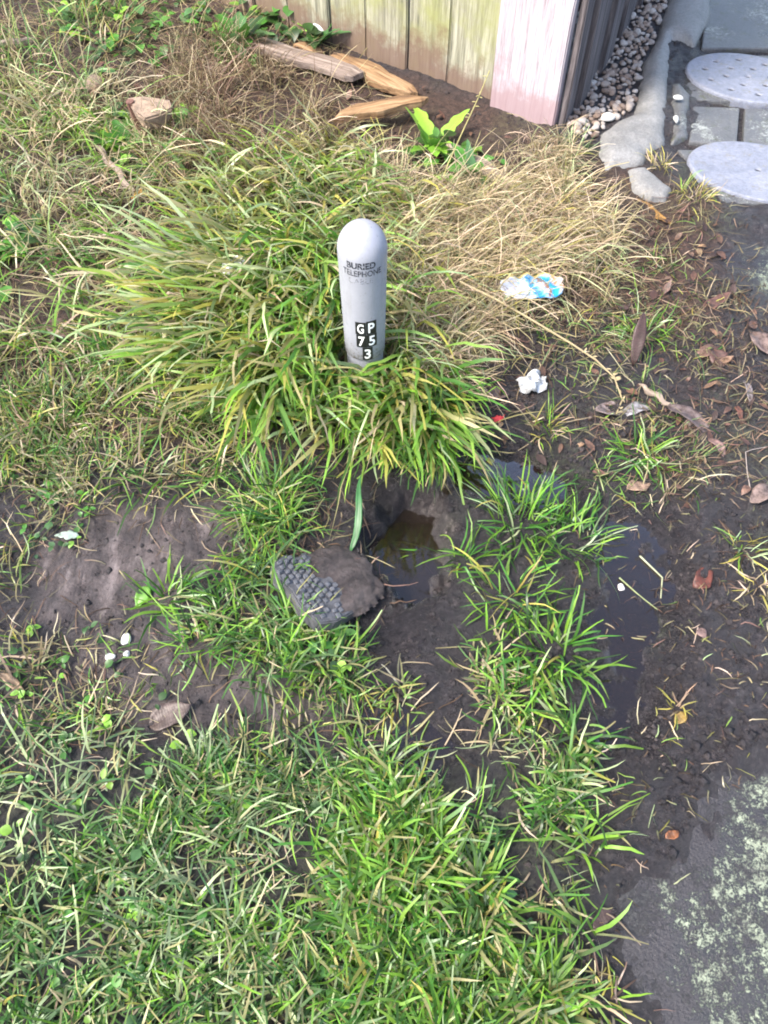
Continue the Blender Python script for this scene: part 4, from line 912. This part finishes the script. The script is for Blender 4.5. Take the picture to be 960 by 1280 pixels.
t = NT('glossy_wrapper'); M['foil'] = t.set(attr(t, 'Col').outputs['Color'], .28, .6)
def packet_cols(u, v):
    c = np.zeros(u.shape + (3,)); c[:] = (.34, .36, .42); k = u + v * .25
    for lo_, hi_, q in ((.34, .44, (.40, .58, .70)), (.44, .56, (.03, .22, .46)), (.56, .64, (.30, .52, .72)), (.64, .70, (.25, .09, .04)), (.70, .84, (.02, .30, .60)), (.84, .91, (.40, .44, .48)), (.91, .96, (.60, .20, .05)), (.96, 2, (.62, .5, .45))):
        c[(k >= lo_) & (k < hi_)] = q
    c[(v > .38)] = (.55, .42, .10); return c
crumple((624, 378), (698, 374), .075, packet_cols, 'crumpled blue and white snack packet in the dry grass', 'snack_packet', 4, .012, .045, .3)
crumple((647, 486), (681, 481), .055, lambda u, v: np.full(u.shape + (3,), .48) * (1 - .5 * (fbm(u, v, 5, 3, 8)[..., None] > .1)), 'small white crumpled wrapper on the dark soil', 'wrapper', 9, .022, .004)
crumple((284, 372), (316, 352), .06, lambda u, v: np.full(u.shape + (3,), .5) + .0 * u[..., None], 'whitish plastic scrap caught in the long grass', 'plastic_scrap', 14, .015, .07)
crumple((617, 528), (630, 523), .014, lambda u, v: np.full(u.shape + (3,), 1.0) * np.array([.45, .03, .03]), 'tiny red scrap on the dark soil', 'red_scrap', 17, .003, .003)
crumple((170, 260), (180, 250), .018, lambda u, v: np.full(u.shape + (3,), 1.0) * np.array([.75, .32, .03]), 'tiny orange petal in the rough grass', 'petal', 19, .003, .03)

# stalks
def stalk(pts, r0, r1, col, label, name='dry_stalk', cat='stalk', seeds=0):
    P = [G(*p) for p in pts]; 
    T_ = Turf(); P = [np.array(p) for p in P]; n = len(P); k = 6; V = []; C = []
    for i, p in enumerate(P):
        r = r0 + (r1 - r0) * i / (n - 1)
        d = P[min(i + 1, n - 1)] - P[max(i - 1, 0)]; d /= np.linalg.norm(d); a = np.cross(d, (0, 0, 1)); a /= np.linalg.norm(a) + 1e-9; b = np.cross(a, d)
        for j in range(k): V.append(p + r * (a * math.cos(j * 2 * math.pi / k) + b * math.sin(j * 2 * math.pi / k))); C.append(col)
    F = [(i * k + j, i * k + (j + 1) % k, (i + 1) * k + (j + 1) % k, (i + 1) * k + j) for i in range(n - 1) for j in range(k)]
    T_.add((np.array(V), np.array(F), np.array(C) * rng.uniform(.85, 1.15, (len(C), 1))))
    for s_ in range(seeds):
        t_ = rng.uniform(.5, 1) * (n - 1); i = min(int(t_), n - 2); p = P[i] + (P[i + 1] - P[i]) * (t_ - i)
        T_.add(leaf_arrays(p, rng.uniform(0, 6.28), .016, .005, .3, -.2, np.array(col) * .9, np.array(col) * 1.1, 3, 2))
    b0 = P[0]; o = mobj(name, np_mesh(name, np.concatenate(T_.V) - b0, np.concatenate(T_.F), M['straw'], np.concatenate(T_.C))); o.location = b0
    return tag(o, label, cat)
ST = (.52, .42, .24)
stalk([(575, 352, .10), (620, 374, .095), (665, 400, .08), (715, 430, .055), (745, 450, .035), (768, 472, .02), (778, 500, .006), (770, 518, .004)], .0030, .0018, ST, 'long straw coloured seed stalk arching over the soil', seeds=14)
stalk([(548, 238, .02), (560, 205, .08), (578, 165, .16), (598, 122, .25), (612, 88, .32)], .0026, .0014, (.50, .45, .20), 'tall straw stalk rising in front of the fence', seeds=8)
stalk([(938, 612, .003), (934, 590, .01), (932, 565, .012), (940, 562, .01), (962, 558, .004)], .0014, .001, (.40, .34, .30), 'thin bent pale twig on the black mud', 'twig', 'twig')
stalk([(596, 405, .06), (630, 420, .05), (668, 440, .03)], .0016, .001, ST, 'short straw stalk leaning out of the blond grass')
stalk([(800, 695, .004), (828, 722, .008), (826, 748, .004)], .0022, .0014, (.45, .47, .30), 'curved pale stem floating in the long puddle', 'stem', 'stem')
stalk([(774, 722, .01), (800, 745, .004), (822, 762, .004)], .002, .0012, (.30, .34, .16), 'limp green stem trailing into the long puddle', 'stem', 'stem')
